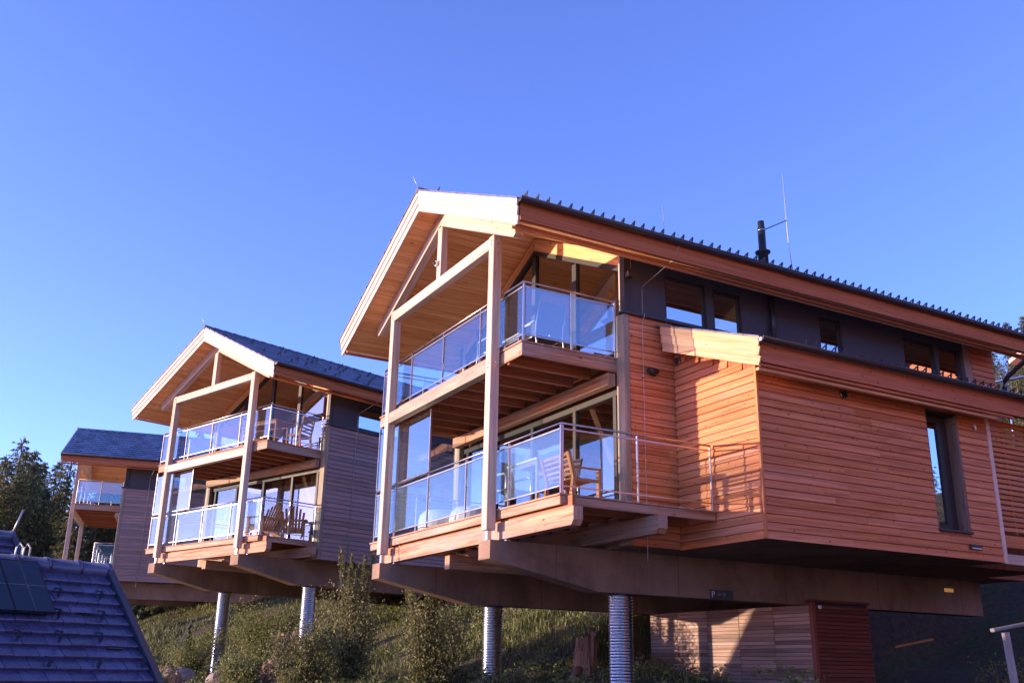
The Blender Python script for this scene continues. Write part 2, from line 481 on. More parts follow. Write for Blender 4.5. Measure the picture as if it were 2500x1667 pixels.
def gutter(m, x, z, y0, y1, r, n=7):
    """half-round gutter with thickness running along y"""
    off = (0, 0); L = V(0, 1, 0)
    pr = [(math.cos(math.pi + math.pi * k / n) * r, math.sin(math.pi + math.pi * k / n) * r) for k in range(n + 1)]
    pi_ = [(a * 0.9, b * 0.9) for a, b in pr]
    for k in range(n):
        for P_, fl in ((pr, False), (pi_, True)):
            q = [(x + P_[k][0], y0, z + P_[k][1]), (x + P_[k + 1][0], y0, z + P_[k + 1][1]), (x + P_[k + 1][0], y1, z + P_[k + 1][1]), (x + P_[k][0], y1, z + P_[k][1])]
            m.face(q[::-1] if not fl else q, L, off, True)
    m.tube([(x + r, y0, z), (x + r, y1, z)], 0.012, 6)
    m.prism([(x + a, y0, z + b) for a, b in pr], (0, 0.006, 0)); m.prism([(x + a, y1, z + b) for a, b in pr], (0, -0.006, 0))

HOOK = None
def hook_mesh():
    global HOOK
    if HOOK is None:                              # bent strip snow guard: upright leg and raking leg, local +x is down the slope
        m = MB()
        m.beam((0.06, 0, 0.0), (0.045, 0, 0.15), 0.045, 0.014, (0, 1, 0)); m.beam((0.047, 0, 0.15), (-0.09, 0, 0.0), 0.03, 0.012, (0, 1, 0)); m.box(-0.10, 0.06, -0.012, 0.012, -0.006, 0.0)
        HOOK = m.mesh('snow_guard', M['darkmetal'])
    return HOOK

def slope_mat(x, y, z, sgn, tan):
    """matrix with local +x down a roof slope that falls towards sgn*x"""
    c = 1 / math.sqrt(1 + tan * tan); s = tan * c
    ex = V(sgn * c, 0, -s); ey = V(0, sgn, 0); ez = ex.cross(ey)
    return Matrix(((ex.x, ey.x, ez.x, x), (ex.y, ey.y, ez.y, y), (ex.z, ey.z, ez.z, z), (0, 0, 0, 1)))

TILE = None
def roof_tiles(root, y0, y1, tiles, hooks):
    """covering of the right-hand (visible) slope"""
    global TILE
    LS = HW / CA; n = 13; ex = LS / n; wd = 0.30
    cover = MB()
    for k in range(n):                             # the slope behind the ridge: stepped courses
        s0 = k * ex
        x = XP - (s0 + ex / 2) * CA; z = zr(x) - 0.02
        cover.obox((x, (y0 + y1) / 2, z), (-(ex / 2 + 0.03) * CA, 0, -(ex / 2 + 0.03) * SA), (0, (y1 - y0) / 2, 0), (-SA * 0.014, 0, CA * 0.014))
    rc = cover.build('roof_covering', M['tile_slate'], root)
    cap = MB(); y = y0
    while y < y1 - 0.05:
        e = min(y + 0.34, y1)
        cap.tube([(XP, y, ZP - 0.02), (XP, e + 0.03, ZP - 0.035)], 0.075, 10); y += 0.34
    cap.build('ridge_capping', M['tile_slate'], root)
    if not tiles:
        m = MB()
        for k in range(n):
            x = XP + (k + 0.5) * ex * CA
            m.obox((x, (y0 + y1) / 2, zr(x) - 0.02), ((ex / 2 + 0.03) * CA, 0, -(ex / 2 + 0.03) * SA), (0, (y1 - y0) / 2, 0), (SA * 0.014, 0, CA * 0.014))
        m.build('roof_covering', M['tile_slate'], root)
    else:
        if TILE is None:
            t = MB()
            t.obox((0, 0, 0), (ex / 2 + 0.03, 0, 0), (0, wd / 2 - 0.004, 0), (0, 0, 0.012), 0.006)
            TILE = t.mesh('roof_tile', M['tile_slate'])
        rest = MB(); cells = []
        for k in range(n):
            yy = y0 - (wd / 2 if k % 2 else 0)
            while yy < y1 - 0.02:
                a, b = max(yy, y0), min(yy + wd, y1)
                cells.append((a, b, k)); yy += wd
        cells.sort()
        for i, (a, b, k) in enumerate(cells):
            x = XP + (k + 0.5) * ex * CA; z = zr(x) - 0.022 + random.uniform(-0.003, 0.003)
            mt = slope_mat(x, (a + b) / 2, z, 1, TAN) @ Matrix.Rotation(R(-3.2), 4, 'Y') @ Matrix.Rotation(random.uniform(-0.006, 0.006), 4, 'Z')
            if i < 299: inst('roof_tile', TILE, root, mt @ Matrix.Diagonal((1, (b - a) / wd, 1, 1)))
            else:
                e1, e2, e3 = [mt.to_3x3().col[j] for j in range(3)]
                rest.obox(mt.translation, e1 * (ex / 2 + 0.03), e2 * ((b - a) / 2 - 0.004), e3 * 0.012)
        tag(rest.build('roof_tile_field', M['tile_slate'], root), kind='stuff')
    for (x, ys) in hooks:
        for yy in ys:
            inst('snow_guard', hook_mesh(), root, slope_mat(x, yy + random.uniform(-0.02, 0.02), zr(x) + 0.004, 1, TAN) @ Matrix.Diagonal((0.75, 0.75, 0.75, 1) if tiles else (0.85, 0.85, 0.85, 1)))

def chalet(label, loc, yaw, p):
    root = empty('timber_chalet', loc, yaw)
    tag(root, label, 'chalet', 'stilted timber chalets on the hillside')
    big = p.get('wing', False); YE = p['ye']; clad = M[p['clad']]
    xr = 2.02 if big else 0.85                     # right edge of the lower deck
    # --- concrete substructure
    for x0, x1 in ((-0.096, 0.288), (-4.645, -4.265)):
        m = MB()
        m.prism([(x0, 0.017, -0.16), (x0, 0.017, -0.447), (x0, 2.02, -0.845), (x0, YE - 0.4, -0.85), (x0, YE - 0.4, -0.16)], (x1 - x0, 0, 0))
        m.build('concrete_beam', M['concrete'], root)
    for px, py in ((0.096, 2.58), (-4.455, 2.62)):
        pts, rr = [], []
        z = -0.85; k = 0
        while z > -3.6:
            pts.append((px, py, z)); rr.append((0.194, 0.194, 0.204, 0.204)[k % 4]); z -= (0.022, 0.009, 0.010, 0.009)[k % 4]; k += 1
        pl = MB().tube(pts, 0.2, 24, True, rr).build('steel_pillar', M['zinc'], root)
        MB().tube([(px, py, -0.852), (px, py, -0.872)], 0.235, 24).build('cap_plate', M['darkmetal'], pl)
    m = MB().box(-5.30, 1.05, 2.20, YE, -0.165, -0.03)
    if big: m.box(1.055, 3.03, 3.12, 8.5, -0.185, -0.02)
    m.build('floor_slab', M['concrete'], root)
    # --- deck timbers
    ex = 2.28 if big else 1.2
    for yy in (0.263, 1.74):
        MB().prism([(-4.66, yy, -0.132), (ex - 0.06, yy, -0.132), (ex, yy, -0.06), (ex, yy, 0.132), (-4.66, yy, 0.132)], (0, 0.16, 0), V(1, 0, 0)).build('cross_beam', M['rim'], root)
    if not p.get('small_lower'): MB().box(-4.6, ex - 0.1, 0.31, 0.36, 0.1325, 0.30).build('packing_board', M['joist'], root)
    MB().box(-2.46, -2.26, 0.55, 3.2, -0.39, -0.136, 0.006).build('bearer', M['rim'], root)
    for x in (0.05, -W + 0.05): MB().box(x, x + 0.08, 0.05, 0.12, -0.16, 0.0).build('post_foot', M['zinc'], root)
    for x in (0.22, -4.3): MB().box(x, x + 0.07, 0.30, 0.37, -0.16, -0.132).build('beam_foot', M['zinc'], root)
    for x in (0, -W):
        MB().box(x, x + PS, 0, PD, 0, 5.04, 0.008).build('post', M['spruce'], root)
    MB().box(-W + PS, 0, 0.004, 0.155, 4.811, 5.02, 0.006).build('tie_beam', M['spruce'], root)
    MB().box(-W + PS, 0, 0.004, 0.160, 2.593, 2.811, 0.006).build('deck_beam', M['weathered' if big else 'spruce'], root)
    MB().box(-2.21, -2.03, 0.012, 0.150, 5.02, 6.10, 0.006).build('king_post', M['spruce'], root)
    for s in (-1, 1):
        xe = XP + s * 3.05
        MB().prism([(XP + s * 0.001, 0.002, zr(XP) - 0.405), (xe, 0.002, zr(xe) - 0.405), (xe, 0.002, zr(xe) - 0.58), (xe - s * 0.07, 0.002, zr(xe) - 0.645 + 0.07 * TAN), (XP + s * 0.001, 0.002, zr(XP) - 0.655)], (0, 0.165, 0), V(s * CA, 0, -SA)).build('rafter', M['spruce'], root)
    for x in (0.09, -W + 0.09):
        for z in (0.10, 2.66, 2.74, 4.88, 4.95):
            MB().tube([(x, 0.002, z), (x, -0.010, z)], 0.016, 8).build('bolt', M['zinc'], root)
            if z > 1: MB().tube([(x + 0.088, 0.085, z), (x + 0.1, 0.085, z)], 0.016, 8).build('bolt', M['zinc'], root)
    # --- roof
    for s in (-1, 1):
        for k, (t0, t1) in enumerate(((0.0, 0.155), (0.145, 0.31), (0.30, 0.46))):
            y = YF + 0.022 * k
            e0, e1 = XP + s * (HW - 0.15 * t0), XP + s * (HW - 0.15 * t1)
            MB().prism([(XP + s * 0.001, y, ZP - t0), (e0, y, zr(e0) - t0), (e1, y, zr(e1) - t1), (XP + s * 0.001, y, ZP - t1)], (0, 0.03, 0), V(s * CA, 0, -SA)).build('bargeboard', M['barge'], root)
        e = XP + s * (HW - 0.06)
        MB().prism([(XP, YF + 0.10, ZP - 0.05), (e, YF + 0.10, zr(e) - 0.05), (e, YF + 0.10, zr(e) - 0.37), (XP, YF + 0.10, ZP - 0.37)], (0, YE + 0.35 - YF - 0.1, 0), V(0, 1, 0)).build('roof_slab', M['joist'], root)
        n = 27; wd = (HW - 0.12) / CA / n
        for k in range(n):
            q = (k + 0.5) * wd
            x = XP + s * q * CA; z = ZP - q * SA - 0.39
            MB().obox((x, (YF + 0.10 + YE + 0.3) / 2, z), (s * CA * (wd / 2 - 0.002), 0, -SA * (wd / 2 - 0.002)), (0, (YE + 0.3 - YF - 0.1) / 2, 0), (s * SA * 0.011, 0, CA * 0.011), 0.004, V(0, 1, 0)).build('soffit_board', M['soffit'], root)
        xe = XP + s * HW; ya, yb = YF + 0.075, YE + 0.33
        o = MB()
        gutter(o, xe + s * 0.05, zr(xe) - 0.03, ya - 0.06, yb, 0.07)
        o.build('gutter', M['gutter'], root)
        fx = xe - s * 0.05
        MB().box(min(fx, fx + s * 0.03), max(fx, fx + s * 0.03), ya, yb, 4.505, 4.80, 0.004, V(0, 1, 0)).build('fascia_board', M['fascia'], root)
        for dx, z0, z1, mt in ((0.20, 4.465, 4.505, 'fascia'), (0.32, 4.470, 4.515, 'barge_warm')):
            fx = xe - s * dx
            MB().box(min(fx, fx + s * 0.035), max(fx, fx + s * 0.035), ya, yb, z0, z1, 0.003, V(0, 1, 0)).build('eave_trim', M[mt], root)
    roof_tiles(root, YF - 0.02, YE + 0.36, p.get('tiles', False), p.get('hooks', []))
    # --- glazed gable behind the terraces
    gy = 2.15
    for s in (-1, 1):
        e = XP + s * 3.165
        MB().prism([(XP + s * 0.001, gy, ZP - 0.42), (e, gy, zr(e) - 0.42), (e, gy, zr(e) - 0.69), (XP + s * 0.001, gy, ZP - 0.69)], (0, 0.10, 0), V(s * CA, 0, -SA)).build('gable_board', M['soffit'], root)
        f = MB().prism([(XP + s * 0.001, gy - 0.02, ZP - 0.692), (e, gy - 0.02, zr(e) - 0.692), (e, gy - 0.02, zr(e) - 0.79), (XP + s * 0.001, gy - 0.02, ZP - 0.79)], (0, 0.11, 0), V(s * CA, 0, -SA)).build('gable_frame', M['frame'], root)
        for a, b in ((0.07, 1.44), (1.58, 3.10)):
            a, b = XP + s * a, XP + s * b
            MB().prism([(a, gy + 0.03, 3.03), (b, gy + 0.03, 3.03), (b, gy + 0.03, zr(b) - 0.795), (a, gy + 0.03, zr(a) - 0.795)], (0, 0.012, 0)).build('pane', M['glass_front'], f)
    fr = MB()
    for c in (XP, XP - 1.51, XP + 1.51):
        fr.box(c - 0.07, c + 0.07, gy - 0.015, gy + 0.075, 3.03, zr(c + 0.07) - 0.795)
    fr.box(-5.24, 1.0, gy - 0.012, gy + 0.07, 2.965, 3.028)
    fr.build('glazing_frame', M['frame'], root)
    fr = MB()
    for c in (XP, XP - 1.51, XP + 1.51, XP + 2.77, XP - 2.77):
        fr.box(c - 0.045, c + 0.045, gy - 0.015, gy + 0.075, 0.40, 2.36)
    fr.box(-5.09, 0.85, gy - 0.018, gy + 0.08, 2.36, 2.465); fr.box(-5.09, 0.85, gy - 0.012, gy + 0.07, 0.335, 0.40)
    fo = fr.build('glazing_frame', M['frame'], root)
    xs = [XP - 2.97, XP - 2.77, XP - 1.51, XP, XP + 1.51, XP + 2.77, XP + 2.97]
    for a, b in zip(xs, xs[1:]):
        MB().box(a + 0.05, b - 0.05, gy + 0.03, gy + 0.042, 0.405, 2.355).build('pane', M['glass_front'], fo)
    for s in (-1, 1):
        MB().beam((XP + s * 1.79, gy + 0.22, 2.42), (XP + s * 2.76, gy + 0.22, 0.72), 0.13, 0.13, (0, 1, 0)).build('brace', M['spruce'], root)
        MB().beam((XP + s * 3.06, gy + 0.22, 4.30), (XP + s * 2.18, gy + 0.22, 3.2), 0.13, 0.13, (0, 1, 0)).build('brace', M['spruce'], root)
        a, b = sorted((XP + s * 2.98, XP + s * 3.21))
        MB().box(a, b, 2.04, 2.155, -0.17, 3.70, 0.008).build('corner_post', M['weathered'], root)
        a, b = sorted((XP + s * 3.07, XP + s * 3.20))
        MB().box(a, b, 2.075, 2.22, 3.742, zr(XP + 3.2) - 0.42, 0.005).build('corner_post', M['frame'], root)
        a, b = sorted((XP + s * 3.02, XP + s * 3.066))
        MB().box(a, b, 2.085, 2.15, 3.03, zr(XP + 3.07) - 0.43, 0.004).build('corner_trim', M['barge'], root)
    # --- rooms behind the glass
    m = MB()
    m.box(-5.23, 0.99, gy + 0.09, 6.0, 0.10, 0.325); m.box(-5.23, 0.99, gy + 0.09, 6.0, 2.50, 2.95)
    m.build('interior_floor', M['joist'], root)
    m = MB()
    m.prism([(-5.23, 6.0, 0.33), (0.95, 6.0, 0.33), (0.95, 6.0, 4.80), (XP, 6.0, 6.25), (-5.2, 6.0, 4.80)], (0, 0.1, 0))
    m.build('interior_wall', M['beige'], root)
    if p.get('curtains'):
        for x0 in p['curtains']:
            m = MB(); pts = [(x0 + 0.5 * k / 24, gy + 0.16 + 0.025 * math.sin(k * 1.35), 0) for k in range(25)]
            for a, b in zip(pts, pts[1:]):
                m.face([(a[0], a[1], 0.36), (b[0], b[1], 0.36), (b[0], b[1], 2.34), (a[0], a[1], 2.34)], V(0, 0, 1), (0, 0), True)
            m.build('curtain', M['curtain'], root)
    # --- side walls
    wl = MB().box(0.99, 1.060, 2.158, YE, -0.17, 3.698).build('side_wall', M['joist'], root)
    siding(wl, 'x', 1.0605, 2.16, p['clad_to'], -0.17, 3.695, clad)
    lw = MB().box(-5.30, -5.24, 2.158, YE, -0.17, 4.40).build('side_wall', M[p.get('left', 'larch_grey')], root)
    holes = p.get('windows', [])
    m = MB()
    wall_holes(m, 0.955, 1.030, 2.225, YE, 3.742, 4.86, [(a - 0.01, b + 0.01, z0, z1) for a, b, z0, z1 in holes])
    m.build('upper_wall', M['plaster'], root)
    for a, b, z0, z1 in holes:
        window(root, 1.030, a, b, z0, z1)
    MB().box(0.97, 1.150, 1.985, YE, 3.70, 3.740, 0.004).build('sill_cap', M['darkmetal'], root)
    m = MB(); m.prism([(-5.24, YE - 0.08, -0.17), (0.985, YE - 0.08, -0.17), (0.95, YE - 0.08, 4.84), (XP, YE - 0.08, 6.3), (-5.2, YE - 0.08, 4.84)], (0, 0.07, 0))
    m.build('back_wall', M['larch_grey'], root)
    # --- decks
    def deck(x0, x1, y1, zt, rimh, tail=None, y0=0.2):
        d = MB().box(x0, x1, y0 + 0.005, y0 + 0.045, zt - rimh, zt - 0.03, 0.008).build('deck_rim', M['rim'], root)
        MB().box(x1 - 0.04, x1, y0 + 0.046, tail or y1, zt - rimh, zt - 0.03, 0.006).build('deck_rim', M['rim'], root)
        MB().box(x0, x0 + 0.04, y0 + 0.046, y1, zt - rimh, zt - 0.03, 0.006).build('deck_rim', M['rim'], root)
        y = y0 - 0.015
        while y < (tail or y1) - 0.05:
            xa = x0 - 0.02 if y < 1.9 else (1.12 if tail else x0)
            if y < y1 - 0.05 or tail:
                MB().box(xa, x1 + 0.02, y, y + 0.136, zt - 0.028, zt, 0.004).build('deck_board', M['rim'], root)
            y += 0.142
        x = x0 + 0.32
        while x < x1 - 0.15:
            MB().box(x, x + 0.075, y0 + 0.05, (y1 - 0.24) if x < 1.0 else (tail or y1) - 0.05, zt - rimh - 0.03 + (0.04 if rimh < 0.2 else 0), zt - 0.031, 0.004).build('joist', M['joist'], root)
            x += 0.575
    deck(-5.2, 0.85, 2.10, 2.958, 0.245)
    if p.get('small_lower'): deck(-5.2, 0.85, 2.10, 0.333, 0.16, None, 1.2)
    else: deck(-5.32, xr, 2.10, 0.333, 0.16, 3.05 if big else None)
    MB().box(-5.09, 0.855, 1.865, 2.02, 2.47, 2.682, 0.006).build('ledger_beam', M['rim'], root)
    g1, g2 = M[p.get('g1', 'glass_rail')], M[p.get('g2', 'glass_rail')]
    g3, g4 = M[p.get('g3', 'glass_milk')], M[p.get('g4', 'glass_clear')]
    fr_ = lambda x0, x1, xs: [(x - x0) / (x1 - x0) for x in xs]
    x0, x1 = -5.185, 0.827
    railing(root, [(x0, 2.06), (x0, 0.244), (x1, 0.244), (x1, 2.06)], 2.958, [[0.02, 0.5], fr_(x0, x1, [x0, -3.72, -2.23, -0.70, x1]), fr_(0.244, 2.06, [1.16, 2.04])], [g1, g1, g2], M['steel'])
    o = [c for c in root.children if c.name.startswith('railing')][-1]
    MB().box(x1 - 0.006, x1 + 0.006, 0.28, 1.125, 2.958 + 0.135, 2.958 + 0.935).build('glass_panel', g2, o)
    if p.get('small_lower'):
        railing(root, [(x0, 2.06), (x0, 1.24), (x1, 1.24), (x1, 2.06)], 0.333, [[0.02, 0.9], fr_(x0, x1, [x0, -3.72, -2.23, -0.70, x1]), [0.05, 0.98]], [g1, g1, g4], M['steel'])
    else:
        xl = -5.25; xq = 1.985 if big else 0.827; yq = 3.03 if big else 2.05
        xs = [xl, -4.21, -2.65, -1.08, 0.44, 1.985] if big else [xl, -3.72, -2.23, -0.70, 0.827]
        ysd = [0.27, 1.6, 3.02] if big else [0.27, 1.16, 2.04]
        railing(root, [(xl, 2.06), (xl, 0.244), (xq, 0.244), (xq, yq)], 0.333, [[0.02, 0.5], fr_(xl, xq, xs), fr_(0.244, yq, ysd)], [g1, g3, g4], M['steel'])
        ws = MB(); xa, xb = -4.20, (-2.65 if big else -3.05)
        ws.box(xl + 0.015, xb + 0.014, 0.228, 0.258, 1.385, 1.40)
        w_ = ws.build('wind_screen', M['steel'], root)
        for x, zt in ((xa, 2.592), (xb, 2.592), (xl, 2.70)): MB().box(x - 0.012, x + 0.012, 0.225, 0.262, 1.401, zt).build('screen_post', M['steel'], w_)
        for a, b in ((xa, xb), (xl, xa)):
            MB().box(a + 0.02, b - 0.02, 0.240, 0.252, 1.415, 2.58).build('glass_panel', M['glass_rail'], w_)
        MB().box(xl - 0.006, xl + 0.006, 0.29, 2.0, 1.415, 2.58).build('glass_panel', M['glass_rail'], w_)
    return root

HS = [((-0.432, 15.347, 2.018), -1.0674), ((-7.546, 26.953, 2.940), -0.7471), ((-18.887, 41.897, 3.282), -1.2638)]
h1 = chalet('large orange larch chalet with a side wing, nearest and rightmost', HS[0][0], HS[0][1],
            dict(wing=True, ye=12.0, clad='larch', clad_to=3.10,
                 windows=[(3.0, 3.93, 3.78, 4.64), (4.10, 4.76, 3.80, 4.60), (6.76, 7.36, 3.85, 4.6), (9.15, 10.1, 3.9, 4.6), (10.22, 10.92, 3.9, 4.6)],
                 hooks=[(XP + HW - 0.12, [-0.3 + 0.205 * k for k in range(61)]), (XP + 0.25, [-0.2 + 0.45 * k for k in range(5)])]))
h2 = chalet('middle chalet with two glazed terraces, slate blue roof and greyed siding', HS[1][0], HS[1][1],
            dict(ye=11.5, clad='larch_grey', clad_to=9.0, tiles=True, curtains=[-1.9, -1.2, 0.1],
                 windows=[(3.2, 4.9, 3.8, 4.5)], g2='glass_clear', g1='glass_rail',
                 hooks=[(XP + HW * CA * (k + 0.35) / 13 / CA, [0.2 + 1.2 * j + 0.37 * (k * 5 % 7) for j in range(7)]) for k in (1, 3, 4, 6, 7, 9, 10, 12)]))
h3 = chalet('far left chalet seen side on behind the tiled roofs', HS[2][0], HS[2][1],
            dict(ye=10.5, clad='larch_grey', clad_to=7.0, tiles=True, small_lower=True, g1='glass_clear', g2='glass_rail',
                 windows=[(3.5, 4.6, 3.8, 4.5)]))
h0 = chalet('sunlit larch chalet right of the camera, mirrored in the nearest chalet windows', (10.8, -2.9, 1.9), R(-50),
            dict(ye=12.0, clad='larch', clad_to=2.3, left='larch'))

# ------------------------------------------------------------------ the near chalet's wing and fittings
WT = 0.371
def zw(x): return 3.56 - WT * (x - 1.22)
def wing(root):
    k = dict(name='wing_wall')
    prof = lambda z0, z1: [(1.10, 0, z0), (3.033, 0, z0), (3.033, 0, min(z1, zw(3.033) - 0.40)), (1.10, 0, min(z1, zw(1.1) - 0.40) if z1 > 2.5 else z1)]
    m = MB()
    for y0, y1, z0, z1 in ((3.10, 6.92, -0.18, 9), (7.70, 8.50, -0.18, 9), (6.92, 7.70, -0.18, 0.27), (6.92, 7.70, 2.28, 9)):
        m.prism([(x, y0, z) for x, _, z in prof(z0, z1)], (0, y1 - y0, 0))
    ww = m.build('wing_wall', M['joist'], root)
    siding(ww, 'y', 3.0995, 1.10, 3.015, -0.185, 3.1, M['larch'], split=9, top=lambda z: 1.22 + (3.13 - z) / WT)
    siding(ww, 'x', 3.0335, 3.115, 8.49, -0.185, 2.44, M['larch'], holes=[(6.90, 7.72, 0.24, 2.29)], split=3.6)
    MB().box(3.016, 3.068, 3.068, 3.114, -0.19, 2.43, 0.004).build('corner_board', M['larch'], root)
    MB().box(3.02, 3.075, 8.492, 8.575, -0.20, 2.36, 0.004).build('corner_board', M['barge'], root)
    # tall narrow window set deep in the wall
    f = MB()
    f.box(2.82, 2.88, 6.925, 6.985, 0.30, 2.26); f.box(2.82, 2.88, 7.38, 7.50, 0.30, 2.26); f.box(2.82, 2.88, 6.985, 7.38, 2.14, 2.26); f.box(2.82, 2.88, 6.985, 7.38, 0.30, 0.37)
    f.box(2.82, 2.86, 7.50, 7.66, 0.30, 2.26)
    w_ = f.build('window', M['frame'], root)
    MB().box(2.84, 2.852, 6.985, 7.38, 0.37, 2.14).build('pane', M['glass_win'], w_)
    MB().box(2.80, 3.06, 7.664, 7.715, 0.272, 2.30, 0.004).build('reveal_board', M['slat'], w_)
    MB().box(2.80, 3.05, 6.90, 6.922, 0.272, 2.29).build('reveal_board', M['slat'], w_)
    MB().box(2.80, 3.085, 6.89, 7.74, 0.235, 0.270, 0.003).build('sill', M['darkmetal'], w_)
    MB().box(2.80, 3.055, 6.925, 7.66, 2.262, 2.285).build('lintel', M['frame'], w_)
    # roof
    y0, y1 = 2.724, 10.7
    for kk, (t0, t1) in enumerate(((0.0, 0.155), (0.145, 0.30), (0.29, 0.45))):
        y = y0 + 0.020 * kk
        MB().prism([(1.20, y, zw(1.20) - t0), (3.55 - 0.12 * t0, y, zw(3.55) - t0), (3.55 - 0.2 * t1, y, zw(3.55 - 0.2 * t1) - t1), (1.20, y, zw(1.20) - t1)], (0, 0.03, 0), V(1, 0, -WT).normalized()).build('bargeboard', M['barge_warm'], root)
    MB().prism([(1.09, y0 + 0.08, zw(1.09) - 0.03), (3.50, y0 + 0.08, zw(3.5) - 0.03), (3.48, y0 + 0.08, zw(3.48) - 0.36), (1.09, y0 + 0.08, zw(1.09) - 0.36)], (0, y1 - y0 - 0.08, 0), V(0, 1, 0)).build('roof_slab', M['fascia'], root)
    cv = MB(); c = 1 / math.sqrt(1 + WT * WT)
    n = 8; ex = 2.46 / c / n
    for i in range(n):
        x = 1.06 + (i + 0.5) * ex * c; z = zw(x) + 0.002
        cv.obox((x, (y0 + y1) / 2, z), ((ex / 2 + 0.02) * c, 0, -(ex / 2 + 0.02) * c * WT), (0, (y1 - y0) / 2, 0), (WT * c * 0.013, 0, c * 0.013))
    cv.build('roof_covering', M['tile_slate'], root)
    g = MB(); gutter(g, 3.60, 2.665, y0 - 0.02, y1, 0.065); g.build('gutter', M['gutter'], root)
    MB().box(3.575, 3.63, y0 - 0.028, y0 - 0.021, 2.61, 2.665, 0.002).build('gutter_end', M['zinc'], root)
    MB().box(3.46, 3.49, y0 + 0.10, y1, 2.335, 2.665, 0.004, V(0, 1, 0)).build('fascia_board', M['fascia'], root)
    MB().box(3.405, 3.455, y0 + 0.10, 8.75, 2.285, 2.33, 0.004, V(0, 1, 0)).build('eave_trim', M['fascia'], root)
    MB().box(3.33, 3.40, y0 + 0.10, 8.35, 2.235, 2.28, 0.004, V(0, 1, 0)).build('eave_trim', M['barge_warm'], root)
    for i in range(33):
        inst('snow_guard', hook_mesh(), root, slope_mat(3.44, 3.75 + 0.21 * i, zw(3.44) + 0.018, 1, WT) @ Matrix.Diagonal((0.7, 0.7, 0.7, 1)))
    # louvre screen behind the wing
    z = 0.36
    sc = MB().box(2.99, 3.03, 8.60, 10.7, 2.27, 2.36).build('louvre_screen', M['larch'], root)
    while z < 2.25:
        MB().box(3.034, 3.062, 8.585, 10.7, z, z + 0.066, 0.003).build('louvre_slat', M['larch'], sc)
        z += 0.094
    for y in (8.95, 9.62, 10.3):
        MB().box(3.0, 3.032, y, y + 0.06, 0.33, 2.27).build('batten', M['larch'], sc)
    MB().box(2.98, 3.06, 8.585, 10.7, 0.08, 0.29, 0.004).build('louvre_beam', M['larch'], root)
    MB().box(2.95, 3.04, 8.585, 10.7, -0.20, -0.03, 0.004).build('louvre_base', M['spruce'], root)
    MB().box(1.1, 2.3, 8.52, 10.7, -0.18, 2.2).build('store_wall', M['joist'], root)

wing(h1)
# timber cladding at the back end of the upper storey
bw = MB().box(1.031, 1.045, 11.02, 11.24, 3.745, 4.84).build('reveal_panel', M['slat'], h1)
siding(bw, 'x', 1.0315, 11.25, 11.99, 3.745, 4.84, M['larch'])
# rainwater pipes
MB().tube([(1.12, 5.45, 4.85), (1.12, 5.45, 3.62)], 0.05, 12).build('downpipe', M['darkmetal'], h1)
MB().tube([(1.12, 5.45, 4.02), (1.12, 5.45, 4.06)], 0.062, 12).build('pipe_collar', M['darkmetal'], h1)
MB().tube([(1.12, 5.45, 3.60), (1.12, 5.45, 3.64)], 0.10, 12).build('pipe_flange', M['darkmetal'], h1)
MB().tube([(1.95, 12.15, 4.80), (1.95, 12.15, 4.60), (1.90, 12.15, 4.52), (1.28, 12.15, 4.18), (1.16, 12.13, 4.06), (1.13, 12.12, 3.92), (1.13, 12.12, 3.55)], 0.05, 12).build('downpipe', M['gutter'], h1)
# flue, lightning rods and conductor
fl = MB().tube([(0.2, 6.22, 5.5), (0.2, 6.22, 6.10), (0.2, 6.22, 6.11), (0.2, 6.22, 6.14), (0.2, 6.22, 6.15), (0.2, 6.22, 6.68), (0.2, 6.22, 6.69), (0.2, 6.22, 6.82)], 0.08, 16, True,
          [0.115, 0.10, 0.155, 0.155, 0.078, 0.078, 0.068, 0.068]).build('flue', M['black'], h1)
MB().tube([(0.2, 6.22, 6.60), (0.2, 6.22, 6.63)], 0.083, 12).build('band', M['zinc'], fl)
MB().tube([(0.2, 6.22, 6.61), (0.2, 6.955, 7.03)], 0.012, 6).build('arm', M['darkmetal'], fl)
MB().tube([(0.2, 6.955, 8.14), (0.2, 6.958, 7.03), (0.2, 6.97, 6.45), (0.2, 7.04, 5.78)], 0.009, 6).build('lightning_rod', M['wire'], h1)
MB().tube([(-0.5, 4.238, 6.95), (-0.5, 4.24, 5.95)], 0.008, 6).build('lightning_rod', M['wire'], h1)
MB().tube([(XP, -0.62, 7.03), (XP, -0.46, 6.76)], 0.007, 6).build('lightning_rod', M['wire'], h1)
MB().tube([(1.93, 2.60, 4.98), (1.965, 2.60, 4.80), (1.90, 2.58, 4.62), (1.80, 2.56, 4.52), (1.14, 2.43, 4.26), (1.115, 2.425, 4.2), (1.115, 2.425, 3.77), (1.165, 2.425, 3.745), (1.165, 2.425, 3.69), (1.108, 2.42, 3.62), (1.108, 2.41, -0.12), (1.108, 2.41, -0.4)], 0.005, 6).build('lightning_conductor', M['wire'], h1)
for z in (3.2, 2.6, 1.9, 1.2, 0.5):
    MB().box(1.088, 1.115, 2.395, 2.425, z, z + 0.02).build('wire_clip', M['zinc'], h1)
MB().tube([(1.115, 2.93, 3.78), (1.125, 2.93, 3.62), (1.20, 2.75, 3.585)], 0.005, 6).build('lightning_conductor', M['wire'], h1)
